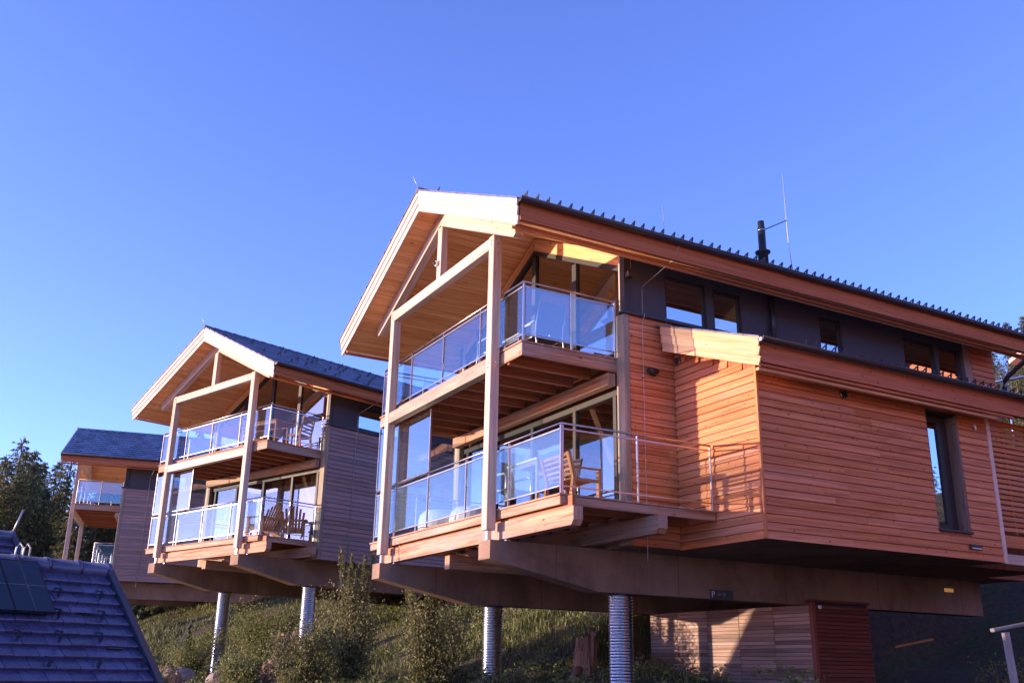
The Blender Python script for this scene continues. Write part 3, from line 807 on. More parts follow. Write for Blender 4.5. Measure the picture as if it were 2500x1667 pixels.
# vents, lamps, camera, glint plate, sign
def vent(root, p, n):
    p, n = V(*p), V(*n)
    o = MB().tube([p, p + n * 0.03], 0.075, 20).build('vent', M['zinc'], root)
    MB().tube([p + n * 0.025, p + n * 0.036], 0.052, 16).build('grille', M['black'], o)
vent(h1, (1.22, 3.073, 2.98), (0, -1, 0))
vent(h1, (3.06, 4.94, 2.25), (1, 0, 0))
o = MB().box(1.088, 1.12, 2.56, 2.68, 2.68, 2.80, 0.01).build('spotlight', M['black'], h1)
MB().tube([(1.15, 2.66, 2.75), (1.18, 2.54, 2.735), (1.19, 2.46, 2.725)], 0.055, 14, True, [0.05, 0.06, 0.045]).build('lamp_head', M['black'], o)
MB().tube([(1.11, 2.62, 2.74), (1.17, 2.58, 2.74)], 0.014, 8).build('bracket', M['black'], o)
o = MB().box(1.095, 1.12, 2.10, 2.16, 4.36, 4.46, 0.004).build('floodlight', M['zinc'], h1)
MB().box(1.121, 1.20, 2.08, 2.19, 4.35, 4.46, 0.012).build('lamp_head', M['black'], o)
o = MB().tube([(-2.15, -0.003, 5.33), (-2.15, -0.05, 5.33)], 0.06, 18, True, [0.062, 0.05]).build('security_camera', M['white'], h1)
MB().tube([(-2.15, -0.045, 5.33), (-2.15, -0.075, 5.325), (-2.15, -0.092, 5.32)], 0.04, 16, True, [0.042, 0.034, 0.012]).build('lens', M['black'], o)
o = MB().box(3.06, 3.10, 7.60, 7.90, -0.02, 0.055, 0.006).build('wall_lamp', M['darkmetal'], h1)
MB().box(3.085, 3.105, 7.625, 7.875, -0.015, 0.008, 0.003).build('front_plate', M['cushion'], o)
MB().tube([(3.058, 8.15, 2.16), (3.085, 8.15, 2.16), (3.09, 8.15, 2.08)], 0.02, 10).build('outdoor_sensor', M['white'], h1)
glint_mat, lt, lb = newmat('warm glint glow'); lb.inputs['Base Color'].default_value = (0.4, 0.2, 0.07, 1); lb.inputs['Emission Color'].default_value = (1, 0.5, 0.16, 1); lb.inputs['Emission Strength'].default_value = 0.10  # weak warm emission imitating sunlight on the beam
o = MB().box(0.289, 0.30, 10.42, 10.72, -0.43, -0.33, 0.004).build('glint_plate', M['darkmetal'], h1)  # added plate standing in for a blurred sun glint, no real lamp
MB().box(0.301, 0.33, 10.44, 10.70, -0.42, -0.345, 0.008).build('front_plate', glint_mat, o)

def lettering(txt, size, loc, rot, parent, mat, name='lettering'):
    c = bpy.data.curves.new(name, 'FONT'); c.body = txt; c.size = size; c.extrude = 0.001
    t = bpy.data.objects.new(name, c); col.objects.link(t)
    dg = bpy.context.evaluated_depsgraph_get()
    me = bpy.data.meshes.new_from_object(t.evaluated_get(dg))
    bpy.data.objects.remove(t); me.materials.clear(); me.materials.append(mat)
    o = bpy.data.objects.new(name, me); o.parent = parent; o.location = loc; o.rotation_euler = rot
    col.objects.link(o)
    return o
sg = MB().box(0.2885, 0.296, 4.33, 4.85, -0.85, -0.685, 0.002).build('parking_sign', M['plaster'], h1)
lettering('P', 0.15, (0.2985, 4.36, -0.815), (R(90), 0, R(90)), sg, M['print'])
lettering('Nr', 0.075, (0.2985, 4.50, -0.785), (R(90), 0, R(90)), sg, M['greywood'])
lettering('10', 0.085, (0.2985, 4.60, -0.79), (R(90), 0, R(90)), sg, M['greywood'])

# small fittings on the two further chalets
for h in (h2, h3):
    MB().tube([(XP, -0.62, 7.03), (XP, -0.46, 6.76)], 0.007, 6).build('lightning_rod', M['wire'], h)
    MB().tube([(1.93, 3.3, 4.98), (1.965, 3.3, 4.80), (1.80, 3.28, 4.52), (1.14, 3.1, 4.22), (1.115, 3.1, 4.2), (1.115, 3.1, 3.77), (1.165, 3.1, 3.745), (1.165, 3.1, 3.69), (1.108, 3.1, 3.62), (1.108, 3.1, -0.4)], 0.010, 6).build('lightning_conductor', M['wire'], h)
MB().tube([(1.06, 4.55, 4.55), (1.10, 4.55, 4.55), (1.10, 4.55, 3.8)], 0.014, 6).build('outdoor_sensor', M['white'], h2)

# slatted store under the near chalet
st = empty('slatted_store', HS[0][0], HS[0][1])
tag(st, 'slatted timber store under the nearest chalet, grey front and red side', 'storage enclosure')
for i in range(5):
    x0, x1 = -4.40 + 0.962 * i, -4.40 + 0.962 * (i + 1) - 0.012
    fp = MB().box(x0, x1, 6.60, 6.64, -3.1, -0.86).build('slat_panel', M['black'], st)
    z = -3.05
    while z < -0.90:
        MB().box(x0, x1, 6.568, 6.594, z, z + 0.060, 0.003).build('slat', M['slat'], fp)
        z += 0.069
fp = MB().box(0.40, 0.44, 6.66, 8.0, -3.1, -0.80).build('slat_panel', M['black'], st)
z = -3.05
while z < -0.86:
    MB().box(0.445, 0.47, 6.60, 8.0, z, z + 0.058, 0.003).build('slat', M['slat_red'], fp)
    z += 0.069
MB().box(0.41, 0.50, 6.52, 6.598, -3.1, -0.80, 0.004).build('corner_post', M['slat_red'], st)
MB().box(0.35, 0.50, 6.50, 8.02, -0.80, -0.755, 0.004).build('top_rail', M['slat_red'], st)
MB().box(0.505, 0.54, 6.66, 6.72, -0.92, -0.86, 0.004).build('junction_box', M['white'], st)

# ------------------------------------------------------------------ ground
def sstep(a, b, x):
    t = min(1, max(0, (x - a) / (b - a))); return t * t * (3 - 2 * t)
C1, S1 = math.cos(HS[0][1]), math.sin(HS[0][1])
def local1(x, y):
    dx, dy = x - HS[0][0][0], y - HS[0][0][1]
    return dx * C1 + dy * S1, -dx * S1 + dy * C1
def ground(x, y):
    s = 0.81 * x + 0.58 * y
    if s < 11.5: z = -0.50 - 0.115 * (11.5 - s) if s > -20 else -4.12 - 0.02 * (-20 - s)
    elif s < 20: z = -0.50 + 0.42 * (s - 11.5)
    elif s < 100: z = 3.07 + 0.24 * (s - 20)
    else: z = 22.27 + 0.10 * (s - 100)
    z += 1.35 * math.exp(-((x + 16.4) ** 2 + (y - 45) ** 2) / 60)
    lx, ly = local1(x, y)
    cap = -1.35 + max(0, ly - 9.5) * 0.35 + max(0, abs(lx - 3) - 7) * 0.3
    w_ = sstep(3.8, 6.2, ly) * sstep(-5.0, -3.6, lx) * (1 - sstep(14, 26, ly)) * (1 - sstep(10, 22, lx))
    if z > cap: z = z * (1 - w_) + cap * w_
    near = 1 - sstep(60, 160, math.hypot(x, y - 20))
    z += near * (0.10 * math.sin(0.9 * x + 1.3) * math.sin(0.8 * y + 0.4) + 0.05 * math.sin(2.3 * x + 0.7 * y) + 0.03 * math.sin(3.9 * y - 2.1 * x))
    return z
def axis(lo, hi, step, far, grow=1.25):
    a = []
    v = lo
    while v <= hi: a.append(v); v += step
    d = step; v = a[-1]
    while v < far: d *= grow; v += d; a.append(v)
    d = step; v = a[0]; pre = []
    while v > -far: d *= grow; v -= d; pre.append(v)
    return pre[::-1] + a
gx, gy_ = axis(-20, 16, 0.45, 900), axis(8, 48, 0.45, 900)
vs = [(x, y, ground(x, y)) for y in gy_ for x in gx]
nx = len(gx)
fs = [(j * nx + i, j * nx + i + 1, (j + 1) * nx + i + 1, (j + 1) * nx + i) for j in range(len(gy_) - 1) for i in range(nx - 1)]
me = bpy.data.meshes.new('ground'); me.from_pydata(vs, [], fs); me.polygons.foreach_set('use_smooth', [True] * len(fs))
gm, t, b = newmat('grassy soil')
tc = N(t, 'TexCoord')
n1 = noise(t, tc.outputs['Object'], 0.6, 6, 0.65); n2 = noise(t, tc.outputs['Object'], 7, 6, 0.7)
c = mixc(t, ramp(t, n1, [(0.40, (0, 0, 0)), (0.54, (1, 1, 1))]), ramp(t, n2, [(0.3, (0.022, 0.032, 0.008)), (0.7, (0.075, 0.088, 0.024))]), ramp(t, n2, [(0.3, (0.04, 0.025, 0.014)), (0.7, (0.10, 0.068, 0.04))]))
# unseen valley side: pale gravel added to bounce light, fading into the meadow slope
dt = N(t, 'VectorMath', operation='DOT_PRODUCT'); t.links.new(tc.outputs['Object'], dt.inputs[0]); dt.inputs[1].default_value = (0.81, 0.58, 0)
gr = N(t, 'MapRange'); t.links.new(math_(t, 'ADD', dt.outputs['Value'], math_(t, 'MULTIPLY', n1, 1.5)), gr.inputs[0]); gr.inputs[1].default_value = 9.2; gr.inputs[2].default_value = 10.8
c = mixc(t, gr.outputs[0], ramp(t, n2, [(0.3, (0.36, 0.27, 0.19)), (0.7, (0.52, 0.42, 0.31))]), c)
t.links.new(c, b.inputs['Base Color']); b.inputs['Roughness'].default_value = 0.95
bp = N(t, 'Bump'); bp.inputs['Strength'].default_value = 0.8; bp.inputs['Distance'].default_value = 0.08; t.links.new(n2, bp.inputs['Height']); t.links.new(bp.outputs[0], b.inputs['Normal'])
me.materials.append(gm)
go = bpy.data.objects.new('ground', me); col.objects.link(go); go['kind'] = 'structure'

# far mountain at the left edge
mp = []; nn = 26
for i in range(nn):
    a = R(-24 - 16 * i / (nn - 1)); d = 520
    hgt = 58 + 95 * (i / (nn - 1)) + 1.5 * math.sin(i * 1.3) + 1.2 * math.sin(i * 3.7)
    mp.append((math.sin(a) * d, math.cos(a) * d, hgt))
m = MB()
for p, q in zip(mp, mp[1:]):
    for k in range(4):
        f0, f1 = k / 4, (k + 1) / 4
        def pt(p, f): return (p[0] * (0.72 + 0.28 * f), p[1] * (0.72 + 0.28 * f), -25 + (p[2] + 25) * f)
        m.face([pt(p, f0), pt(p, f1), pt(q, f1), pt(q, f0)], V(0, 0, 1), (0, 0), False)
    m.face([pt(p, 1), (p[0] * 1.3, p[1] * 1.3, -25), (q[0] * 1.3, q[1] * 1.3, -25), pt(q, 1)], V(0, 0, 1), (0, 0), False)
o = m.build('mountain', plain('forested mountain', (0.05, 0.075, 0.09), 0.95, 0, 0.3, 0.03, 0.3)); o['kind'] = 'structure'

# ------------------------------------------------------------------ tiled roofs in the foreground
BETA = R(41.87); CB, SB = math.cos(BETA), math.sin(BETA)
RD = math.atan2(0.77406, 0.63311)
def tile_house(P0, length, slope, label, rows, panels, hooks, name='tiled_house'):
    gz = ground(P0[0] - 2, P0[1] - 2) - 0.2
    root = empty(name, (P0[0], P0[1], gz), RD)
    tag(root, label, 'house')
    H = P0[2] - gz; cs, wd = 0.204, 0.302
    def sm(u, s, lift=0.0, side=-1):
        ex = V(0, side * CB, -SB); ey = V(-side, 0, 0); ez = ex.cross(ey)
        if ez.z < 0: ey = -ey; ez = -ez
        p = V(u, side * s * CB, H - s * SB) + ez * lift
        return Matrix(((ex.x, ey.x, ez.x, p.x), (ex.y, ey.y, ez.y, p.y), (ex.z, ey.z, ez.z, p.z), (0, 0, 0, 1)))
    t = MB()
    t.prism([(-cs * 0.5 - 0.02, -wd / 2 + 0.004, -0.03), (cs * 0.5, -wd / 2 + 0.004, -0.03), (cs * 0.5, -wd / 2 + 0.004, 0.036), (cs * 0.5 - 0.012, -wd / 2 + 0.004, 0.046), (-cs * 0.5 - 0.02, -wd / 2 + 0.004, -0.004)], (0, wd - 0.008, 0), V(0, 1, 0))
    tm = t.mesh('roof_tile', M['tile'])
    cnt = 0; rest = MB()
    cells = []
    for k in range(rows):
        u = -0.085 - (wd / 2 if k % 2 else 0)
        first = -0.06
        while u > -length + 0.3:
            cells.append((k, (first + min(first, u - wd)) / 2 if False else u - wd / 2, wd, k)); u -= wd
        if k % 2: cells.append((k, -0.085 - wd / 4, wd / 2, k))
    cells.sort(key=lambda c: -c[1])
    for k, u, wv, _ in cells:
        mt = sm(u, 0.14 + cs * (k + 0.5), 0.0) @ Matrix.Rotation(random.uniform(-0.006, 0.006), 4, 'Z') @ Matrix.Diagonal((1, wv / wd, random.uniform(0.9, 1.1), 1))
        if cnt < 280: inst('roof_tile', tm, root, mt); cnt += 1
        else:
            e = [mt.to_3x3().col[j].normalized() for j in range(3)]
            rest.obox(mt.translation, e[0] * cs * 0.55, e[1] * (wv / 2 - 0.004), e[2] * 0.02)
    if rest.f: tag(rest.build('roof_tile_field', M['tile'], root), kind='stuff')
    sl = MB()
    for sd_ in (-1, 1):
        sl.prism([(0, 0, H - 0.06), (0, sd_ * slope * CB, H - slope * SB - 0.06), (0, sd_ * slope * CB, H - slope * SB - 0.22), (0, 0, H - 0.25)], (-length, 0, 0))
    sl.build('roof_slab', M['joist'], root)
    MB().obox((-length / 2, slope / 2 * CB, H - slope / 2 * SB), (length / 2, 0, 0), (0, slope / 2 * CB, -slope / 2 * SB), (0, SB * 0.02, CB * 0.02)).build('rear_roof_covering', M['tile'], root)
    u = 0.0
    for i in range(int(length / 0.44)):
        q0, q1 = u - 0.44 * i - 0.46, u - 0.44 * i
        MB().tube([(q0, 0, H - 0.015), (q1 - 0.05, 0, H - 0.02), (q1 - 0.045, 0, H - 0.015), (q1 - 0.005, 0, H - 0.015)], 0.11, 16, True, [0.115, 0.118, 0.128, 0.128]).build('ridge_tile', M['tile'], root)
    for sd_ in (-1, 1):
        a = sm(-0.03, 0.0, 0.02, sd_).translation; b_ = sm(-0.03, slope, 0.02, sd_).translation
        nrm = V(0, sd_ * SB, CB)
        MB().obox((a + b_) / 2, (b_ - a) / 2, V(0.05, 0, 0), nrm * 0.065, 0.006).build('verge_trim', M['verge'], root)
    MB().prism([(-0.35, -slope * CB + 0.5, 0), (-0.35, slope * CB - 0.5, 0), (-0.35, slope * CB - 0.5, H - slope * SB + 0.2), (-0.35, 0, H - 0.3), (-0.35, -slope * CB + 0.5, H - slope * SB + 0.2)], (-length + 0.7, 0, 0)).build('wall', M['white'], root)
    g = MB()
    g.box(-0.025, 0.0, -0.03, 0.03, -0.0, 0.002); g.beam((0.03, 0, 0.02), (0.02, 0, 0.13), 0.07, 0.008, (0, 1, 0)); g.beam((0.022, 0, 0.13), (-0.13, 0, 0.02), 0.02, 0.010, (0, 1, 0))
    gm_ = g.mesh('snow_guard', M['verge'])
    for u, s in hooks: inst('snow_guard', gm_, root, sm(u, s, 0.012))
    for (u, s) in ((-0.62, 0.50), (-0.66, 0.95), (-0.42, 1.60)):
        if panels:
            mt = sm(u, s, 0.012); e = [mt.to_3x3().col[j] for j in range(3)]
            MB().obox(mt.translation, e[0] * 0.012, e[1] * 0.10, e[2] * 0.022).build('vent_slot', M['black'], root)
    for i in range(panels):
        u1 = -1.10 - 0.505 * i; u0 = u1 - 0.495; s0, s1 = 0.10, 1.08
        mt = sm((u0 + u1) / 2, (s0 + s1) / 2, 0.10); e = [mt.to_3x3().col[j] for j in range(3)]; c = mt.translation
        f = MB().obox(c, e[0] * (s1 - s0) / 2, e[1] * 0.2475, e[2] * 0.02).build('solar_panel', M['panel'], root)
        fr = MB()
        for sg_ in (-1, 1):
            fr.obox(c + e[1] * sg_ * 0.2445 + e[2] * 0.0225, e[0] * (s1 - s0) / 2, e[1] * 0.003, e[2] * 0.0025)
            fr.obox(c + e[0] * sg_ * ((s1 - s0) / 2 - 0.004) + e[2] * 0.0225, e[0] * 0.004, e[1] * 0.241, e[2] * 0.0025)
        fr.build('frame', M['darkmetal'], f)
        MB().obox(c + e[2] * 0.0212, e[0] * 0.003, e[1] * 0.24, e[2] * 0.001).build('cell_line', M['greywood'], f)
        MB().obox(c + e[2] * 0.0216, e[0] * ((s1 - s0) / 2 - 0.01), e[1] * 0.0018, e[2] * 0.001).build('cell_line', M['greywood'], f)
        for s_ in (s0 + 0.2, s1 - 0.2):
            mt = sm((u0 + u1) / 2, s_, 0.045)
            MB().obox(mt.translation, e[0] * 0.02, e[1] * 0.2475, e[2] * 0.032).build('mounting_rail', M['zinc'], f)
    if panels:
        for u in (-1.17, -1.27):
            MB().tube([(u, -0.05, H + 0.08), (u - 0.01, -0.07, H + 0.20), (u - 0.06, -0.09, H + 0.25), (u - 0.11, -0.11, H + 0.18), (u - 0.12, -0.12, H + 0.06)], 0.012, 8).build('cable_loop', M['white'], root)
    else:
        MB().tube([(-0.02, 0, H + 0.08), (0.10, 0, H + 0.52)], 0.018, 8).build('lightning_rod', M['wire'], root)
    return root
M['verge'] = plain('slate grey sheet metal', (0.045, 0.05, 0.075), 0.4, 0.3, 0.15, 3, 0.0)
hk = [(u * 1.75, s * 1.75) for u, s in ((-0.529, 0.358), (-0.202, 0.355), (-0.256, 0.586), (-0.59, 0.59), (-0.641, 0.826), (-0.344, 0.828), (-0.787, 1.087), (-0.44, 1.096), (-0.10, 1.09), (-0.94, 0.83), (-1.15, 1.09))]
tile_house((-5.636, 14.0, 1.176), 5.6, 3.6, 'violet blue tiled roof with black solar panels, lower left foreground', 13, 5, hk)
tile_house((-9.34, 18.5, 2.15), 6.2, 3.6, 'smaller violet blue tiled roof behind, cut by the left edge', 9, 0, [(-0.5, 0.75), (-1.1, 0.75)])

# ------------------------------------------------------------------ furniture on the terraces
def hpt(h, x, y, z):
    (tx, ty, tz), a = HS[h]
    c, s = math.cos(a), math.sin(a)
    return (tx + x * c - y * s, ty + x * s + y * c, tz + z)
def place(name, h, x, y, z, rz, label, cat, group=None):
    o = empty(name, hpt(h, x, y, z), HS[h][1] + rz)
    return tag(o, label, cat, group)

def sling_chair(*a):                               # faces local +x
    r = place('sling_chair', *a)
    for s in (-1, 1):
        y = s * 0.27
        MB().tube([(0.24, y, 0), (0.23, y, 0.62), (0.19, y, 0.655), (-0.20, y, 0.645)], 0.014, 8).build('front_leg', M['steel'], r)
        MB().tube([(-0.30, y, 0), (-0.20, y, 0.42), (-0.22, y, 0.62), (-0.33, y, 0.98)], 0.014, 8).build('rear_leg', M['steel'], r)
        MB().box(-0.16, 0.20, y - 0.022, y + 0.022, 0.655, 0.675, 0.004).build('armrest', M['white'], r)
        MB().tube([(0.235, y, 0.40), (-0.205, y, 0.40)], 0.012, 8).build('seat_rail', M['steel'], r)
    MB().obox((0.01, 0, 0.412), (0.225, 0, 0.008), (0, 0.255, 0), (0, 0, 0.006)).build('seat', M['plaster'], r)
    MB().prism([(-0.205, -0.255, 0.45), (-0.225, -0.255, 0.64), (-0.33, -0.255, 0.97), (-0.318, -0.255, 0.975), (-0.212, -0.255, 0.645), (-0.192, -0.255, 0.45)], (0, 0.51, 0)).build('backrest', M['plaster'], r)
    return r

def metal_table(name, h, x, y, z, rz, label, L=1.1, Wd=0.7, hh=0.72, top='white', leg='steel', cat='table'):
    r = place(name, h, x, y, z, rz, label, cat)
    MB().box(-L / 2, L / 2, -Wd / 2, Wd / 2, hh - 0.03, hh, 0.006).build('tabletop', M[top], r)
    m = MB(); m.box(-L / 2 + 0.05, L / 2 - 0.05, -Wd / 2 + 0.04, -Wd / 2 + 0.06, hh - 0.10, hh - 0.031); m.build('apron', M[leg], r)
    m = MB(); m.box(-L / 2 + 0.05, L / 2 - 0.05, Wd / 2 - 0.06, Wd / 2 - 0.04, hh - 0.10, hh - 0.031); m.build('apron', M[leg], r)
    for sx in (-1, 1):
        for sy in (-1, 1):
            MB().box(sx * (L / 2 - 0.05) - 0.022, sx * (L / 2 - 0.05) + 0.022, sy * (Wd / 2 - 0.05) - 0.022, sy * (Wd / 2 - 0.05) + 0.022, 0, hh - 0.032, 0.004).build('leg', M[leg], r)
    return r

def slat_chair(*a):                                # wooden armchair, faces local +x
    r = place('slatted_armchair', *a)
    for s in (-1, 1):
        y = s * 0.27
        MB().beam((0.24, y, 0), (0.24, y, 0.62), 0.05, 0.05, (1, 0, 0), 0.006).build('front_leg', M['teak'], r)
        MB().prism([(-0.26, y - 0.022, 0), (-0.20, y - 0.022, 0), (-0.17, y - 0.022, 0.42), (-0.27, y - 0.022, 0.94), (-0.32, y - 0.022, 0.93), (-0.225, y - 0.022, 0.42)], (0, 0.044, 0)).build('rear_leg', M['teak'], r)
        MB().box(-0.22, 0.28, y - 0.03, y + 0.03, 0.622, 0.645, 0.005).build('armrest', M['teak'], r)
        MB().box(-0.19, 0.215, y - 0.012, y + 0.012, 0.35, 0.41, 0.003).build('side_rail', M['teak'], r)
    for k in range(6):
        MB().box(-0.18 + k * 0.075, -0.115 + k * 0.075, -0.255, 0.255, 0.412, 0.430, 0.004).build('seat_slat', M['teak'], r)
    for z, hh in ((0.50, 0.05), (0.60, 0.05), (0.70, 0.05), (0.80, 0.05), (0.895, 0.075)):
        xx = -0.195 - (z - 0.42) * 0.19
        MB().obox((xx, 0, z), (0.010, 0, 0), (0, 0.245, 0), (-0.19 * hh / 2, 0, hh / 2), 0.004, V(0, 1, 0)).build('back_slat', M['teak'], r)
    return r

def adirondack(*a):                                # faces local +x
    r = place('adirondack_chair', *a)
    for s in (-1, 1):
        y = s * 0.27
        MB().prism([(0.36, y - 0.012, 0.30), (0.36, y - 0.012, 0.40), (-0.48, y - 0.012, 0.06), (-0.50, y - 0.012, 0.0), (-0.40, y - 0.012, 0.0)], (0, 0.024, 0)).build('stringer', M['teak'], r)
        MB().box(0.26, 0.36, y + s * 0.014 - 0.012, y + s * 0.014 + 0.012, 0, 0.55, 0.003).build('front_leg', M['teak'], r)
        MB().box(-0.30, 0.42, y + s * 0.05 - 0.075, y + s * 0.05 + 0.075, 0.555, 0.58, 0.008).build('armrest', M['teak'], r)
        MB().box(-0.28, -0.22, y + s * 0.03 - 0.02, y + s * 0.03 + 0.02, 0.1, 0.554, 0.003).build('arm_support', M['teak'], r)
    for k in range(6):
        x = 0.34 - k * 0.085
        MB().obox((x, 0, 0.395 - (0.34 - x) * 0.40), (0.038, 0, 0.015), (0, 0.255, 0), (-0.004, 0, 0.009), 0.003, V(0, 1, 0)).build('seat_slat', M['teak'], r)
    d = V(-0.42, 0, 0.907)
    for k in range(7):
        y = (k - 3) * 0.078; ln = 0.80 - 0.020 * (k - 3) ** 2
        p = V(-0.15, y, 0.19); fan = V(0, (k - 3) * 0.022, 0)
        q = p + d * ln + fan
        MB().beam(p, q, 0.018, 0.066, (0, 1, 0), 0.004).build('back_slat', M['teak'], r)
    MB().obox((-0.32, 0, 0.54), (0.012, 0, 0), (0, 0.29, 0), (0, 0, 0.03), 0.003, V(0, 1, 0)).build('back_rail', M['teak'], r)
    return r

def round_seat(h, x, y, z, label, rad=0.42):
    prof = [(0.0, 0.0), (0.80, 0.0), (0.98, 0.10), (1.0, 0.22), (0.93, 0.36), (0.75, 0.44), (0.4, 0.46), (0.0, 0.45)]
    m = MB(); n = 26; off = (0, 0)
    for (r0, z0), (r1, z1) in zip(prof, prof[1:]):
        for k in range(n):
            a, b = 2 * math.pi * k / n, 2 * math.pi * (k + 1) / n
            q = [(r0 * rad * math.cos(a), r0 * rad * math.sin(a), z0), (r0 * rad * math.cos(b), r0 * rad * math.sin(b), z0), (r1 * rad * math.cos(b), r1 * rad * math.sin(b), z1), (r1 * rad * math.cos(a), r1 * rad * math.sin(a), z1)]
            if r0 == 0: q = q[1:]
            if r1 == 0: q = q[:3]
            m.face(q, V(0, 0, 1), off, True)
    o = m.build('round_pouf', M['cushion']); o.location = hpt(h, x, y, z)
    return tag(o, label, 'pouf', 'round white poufs behind the frosted glass')

U, Lw = 2.958, 0.333
sling_chair(0, -0.02, 1.12, U, R(180), 'metal framed chair facing left at the corner of the nearest upper terrace', 'chair', 'metal framed terrace chairs')
sling_chair(0, -1.25, 0.85, U, R(0), 'metal framed chair facing right behind the post of the nearest upper terrace', 'chair', 'metal framed terrace chairs')
metal_table('terrace_table', 0, -0.72, 1.15, U, 0, 'low white table between the chairs on the nearest upper terrace', 0.6, 0.6, 0.62)
metal_table('dining_table', 0, 0.52, 0.72, Lw, 0, 'white metal dining table behind the frosted corner of the nearest lower deck', 0.95, 0.62, 0.72)
slat_chair(0, 1.42, 0.78, Lw, R(90), 'low brown slatted armchair at the corner of the nearest lower deck', 'chair').scale = (1.0, 1.4, 0.72)
sling_chair(0, 0.10, 1.35, Lw, R(-70), 'pale metal chair tucked behind the dining table on the nearest lower deck', 'chair', 'metal framed terrace chairs')
sling_chair(0, -0.45, 0.75, Lw, R(10), 'pale metal chair at the left end of the white dining table', 'chair', 'metal framed terrace chairs')
round_seat(0, -3.30, 0.85, Lw, 'left of two round white poufs behind the nearest frosted railing', 0.46)
round_seat(0, -2.55, 1.15, Lw, 'right of two round white poufs behind the nearest frosted railing', 0.46)
pot = MB().tube([(0, 0, 0), (0, 0, 0.30), (0, 0, 0.31)], 0.1, 14, True, [0.085, 0.11, 0.10]).build('flower_pot', M['black']); pot.location = hpt(0, 0.33, 0.34, Lw)
tag(pot, 'small dark pot on the lower deck beside the nearest right post', 'pot')
metal_table('picnic_table', 1, -0.1, 0.95, U, R(8), 'wooden table on the upper terrace of the middle chalet', 1.1, 0.75, 0.74, 'teak', 'teak')
slat_chair(1, 0.42, 1.55, U, R(200), 'wooden armchair in the right corner of the middle upper terrace', 'chair', 'wooden chairs on the middle upper terrace')
slat_chair(1, -0.85, 0.75, U, R(20), 'wooden armchair left of the table on the middle upper terrace', 'chair', 'wooden chairs on the middle upper terrace')
adirondack(1, 0.15, 0.80, Lw, R(195), 'brown fan backed garden chair, left of two on the middle lower deck', 'chair', 'fan backed chairs on the middle lower deck')
adirondack(1, 0.42, 1.62, Lw, R(140), 'brown fan backed garden chair by the wall on the middle lower deck', 'chair', 'fan backed chairs on the middle lower deck')
metal_table('side_table', 1, -0.55, 1.15, Lw, 0, 'small wooden side table beside the fan backed chairs', 0.45, 0.45, 0.5, 'teak', 'teak')
metal_table('bistro_table', 2, -0.2, 1.65, Lw, 0, 'small dark table on the lower deck of the far left chalet', 0.6, 0.6, 0.72, 'plaster', 'steel')

# ------------------------------------------------------------------ vegetation
class Leaves:
    def __init__(self): self.v, self.f = [], []
    def quad(self, p, d, w_, l_, up):
        s = d.cross(up)
        if s.length < 1e-4: s = d.cross(V(1, 0, 0))
        s.normalize(); b = len(self.v)
        m_ = p + d * l_ * 0.5
        self.v += [tuple(p), tuple(m_ + s * w_ / 2), tuple(p + d * l_), tuple(m_ - s * w_ / 2)]
        self.f.append((b, b + 1, b + 2, b + 3))
    def mesh(self, name, mat):
        me = bpy.data.meshes.new(name); me.from_pydata(self.v, [], self.f); me.materials.append(mat)
        return me
def rnd(a, b): return random.uniform(a, b)
def rdir():
    while True:
        d = V(rnd(-1, 1), rnd(-1, 1), rnd(-1, 1))
        if 0.05 < d.length < 1: return d.normalized()

def conifer_meshes(H, width, dens, mat, sparse=0.0, lean=0.0):
    lv = Leaves(); tr = MB()
    tr.tube([(0, 0, -0.8), (0.05, 0, H * 0.3), (lean * 0.5, 0, H * 0.65), (lean, 0, H)], 0.2, 8, False, [0.017 * H, 0.013 * H, 0.008 * H, 0.01])
    z = H * rnd(0.10, 0.16)
    while z < H * 0.985:
        f = z / H
        rad = width * (1 - f) ** 0.72 * rnd(0.8, 1.15) + 0.12
        nb = max(4, int(dens * (0.55 + 0.45 * (1 - f))))
        a0 = rnd(0, 6.3)
        for k in range(nb):
            if random.random() < sparse: continue
            a = a0 + 6.283 * k / nb + rnd(-0.25, 0.25); r_ = rad * rnd(0.6, 1.12)
            d = V(math.cos(a), math.sin(a), -0.22 - 0.35 * (1 - f) + rnd(-0.1, 0.12)).normalized()
            o = V(lean * f, 0, z + rnd(-0.15, 0.15))
            n = max(4, int(r_ / 0.20))
            for j in range(n):
                t_ = (j + rnd(0.2, 1)) / n
                p = o + d * r_ * t_ + V(0, 0, 0.10 * r_ * t_ * t_)
                for q in range(3):
                    dd = (d * 0.7 + rdir() * 0.7 + V(0, 0, -0.55)).normalized()
                    lv.quad(p, dd, rnd(0.07, 0.13) * (1.15 - 0.4 * f), rnd(0.30, 0.55) * (1.15 - 0.45 * f), rdir())
        z += rnd(0.26, 0.36) * (1.1 - 0.35 * f) * H / 14
    for k in range(6): lv.quad(V(lean, 0, H * 0.96), (V(0, 0, 1) + rdir() * 0.5).normalized(), 0.10, 0.5, rdir())
    return tr.mesh('trunk', M['bark']), lv.mesh('crown', mat)

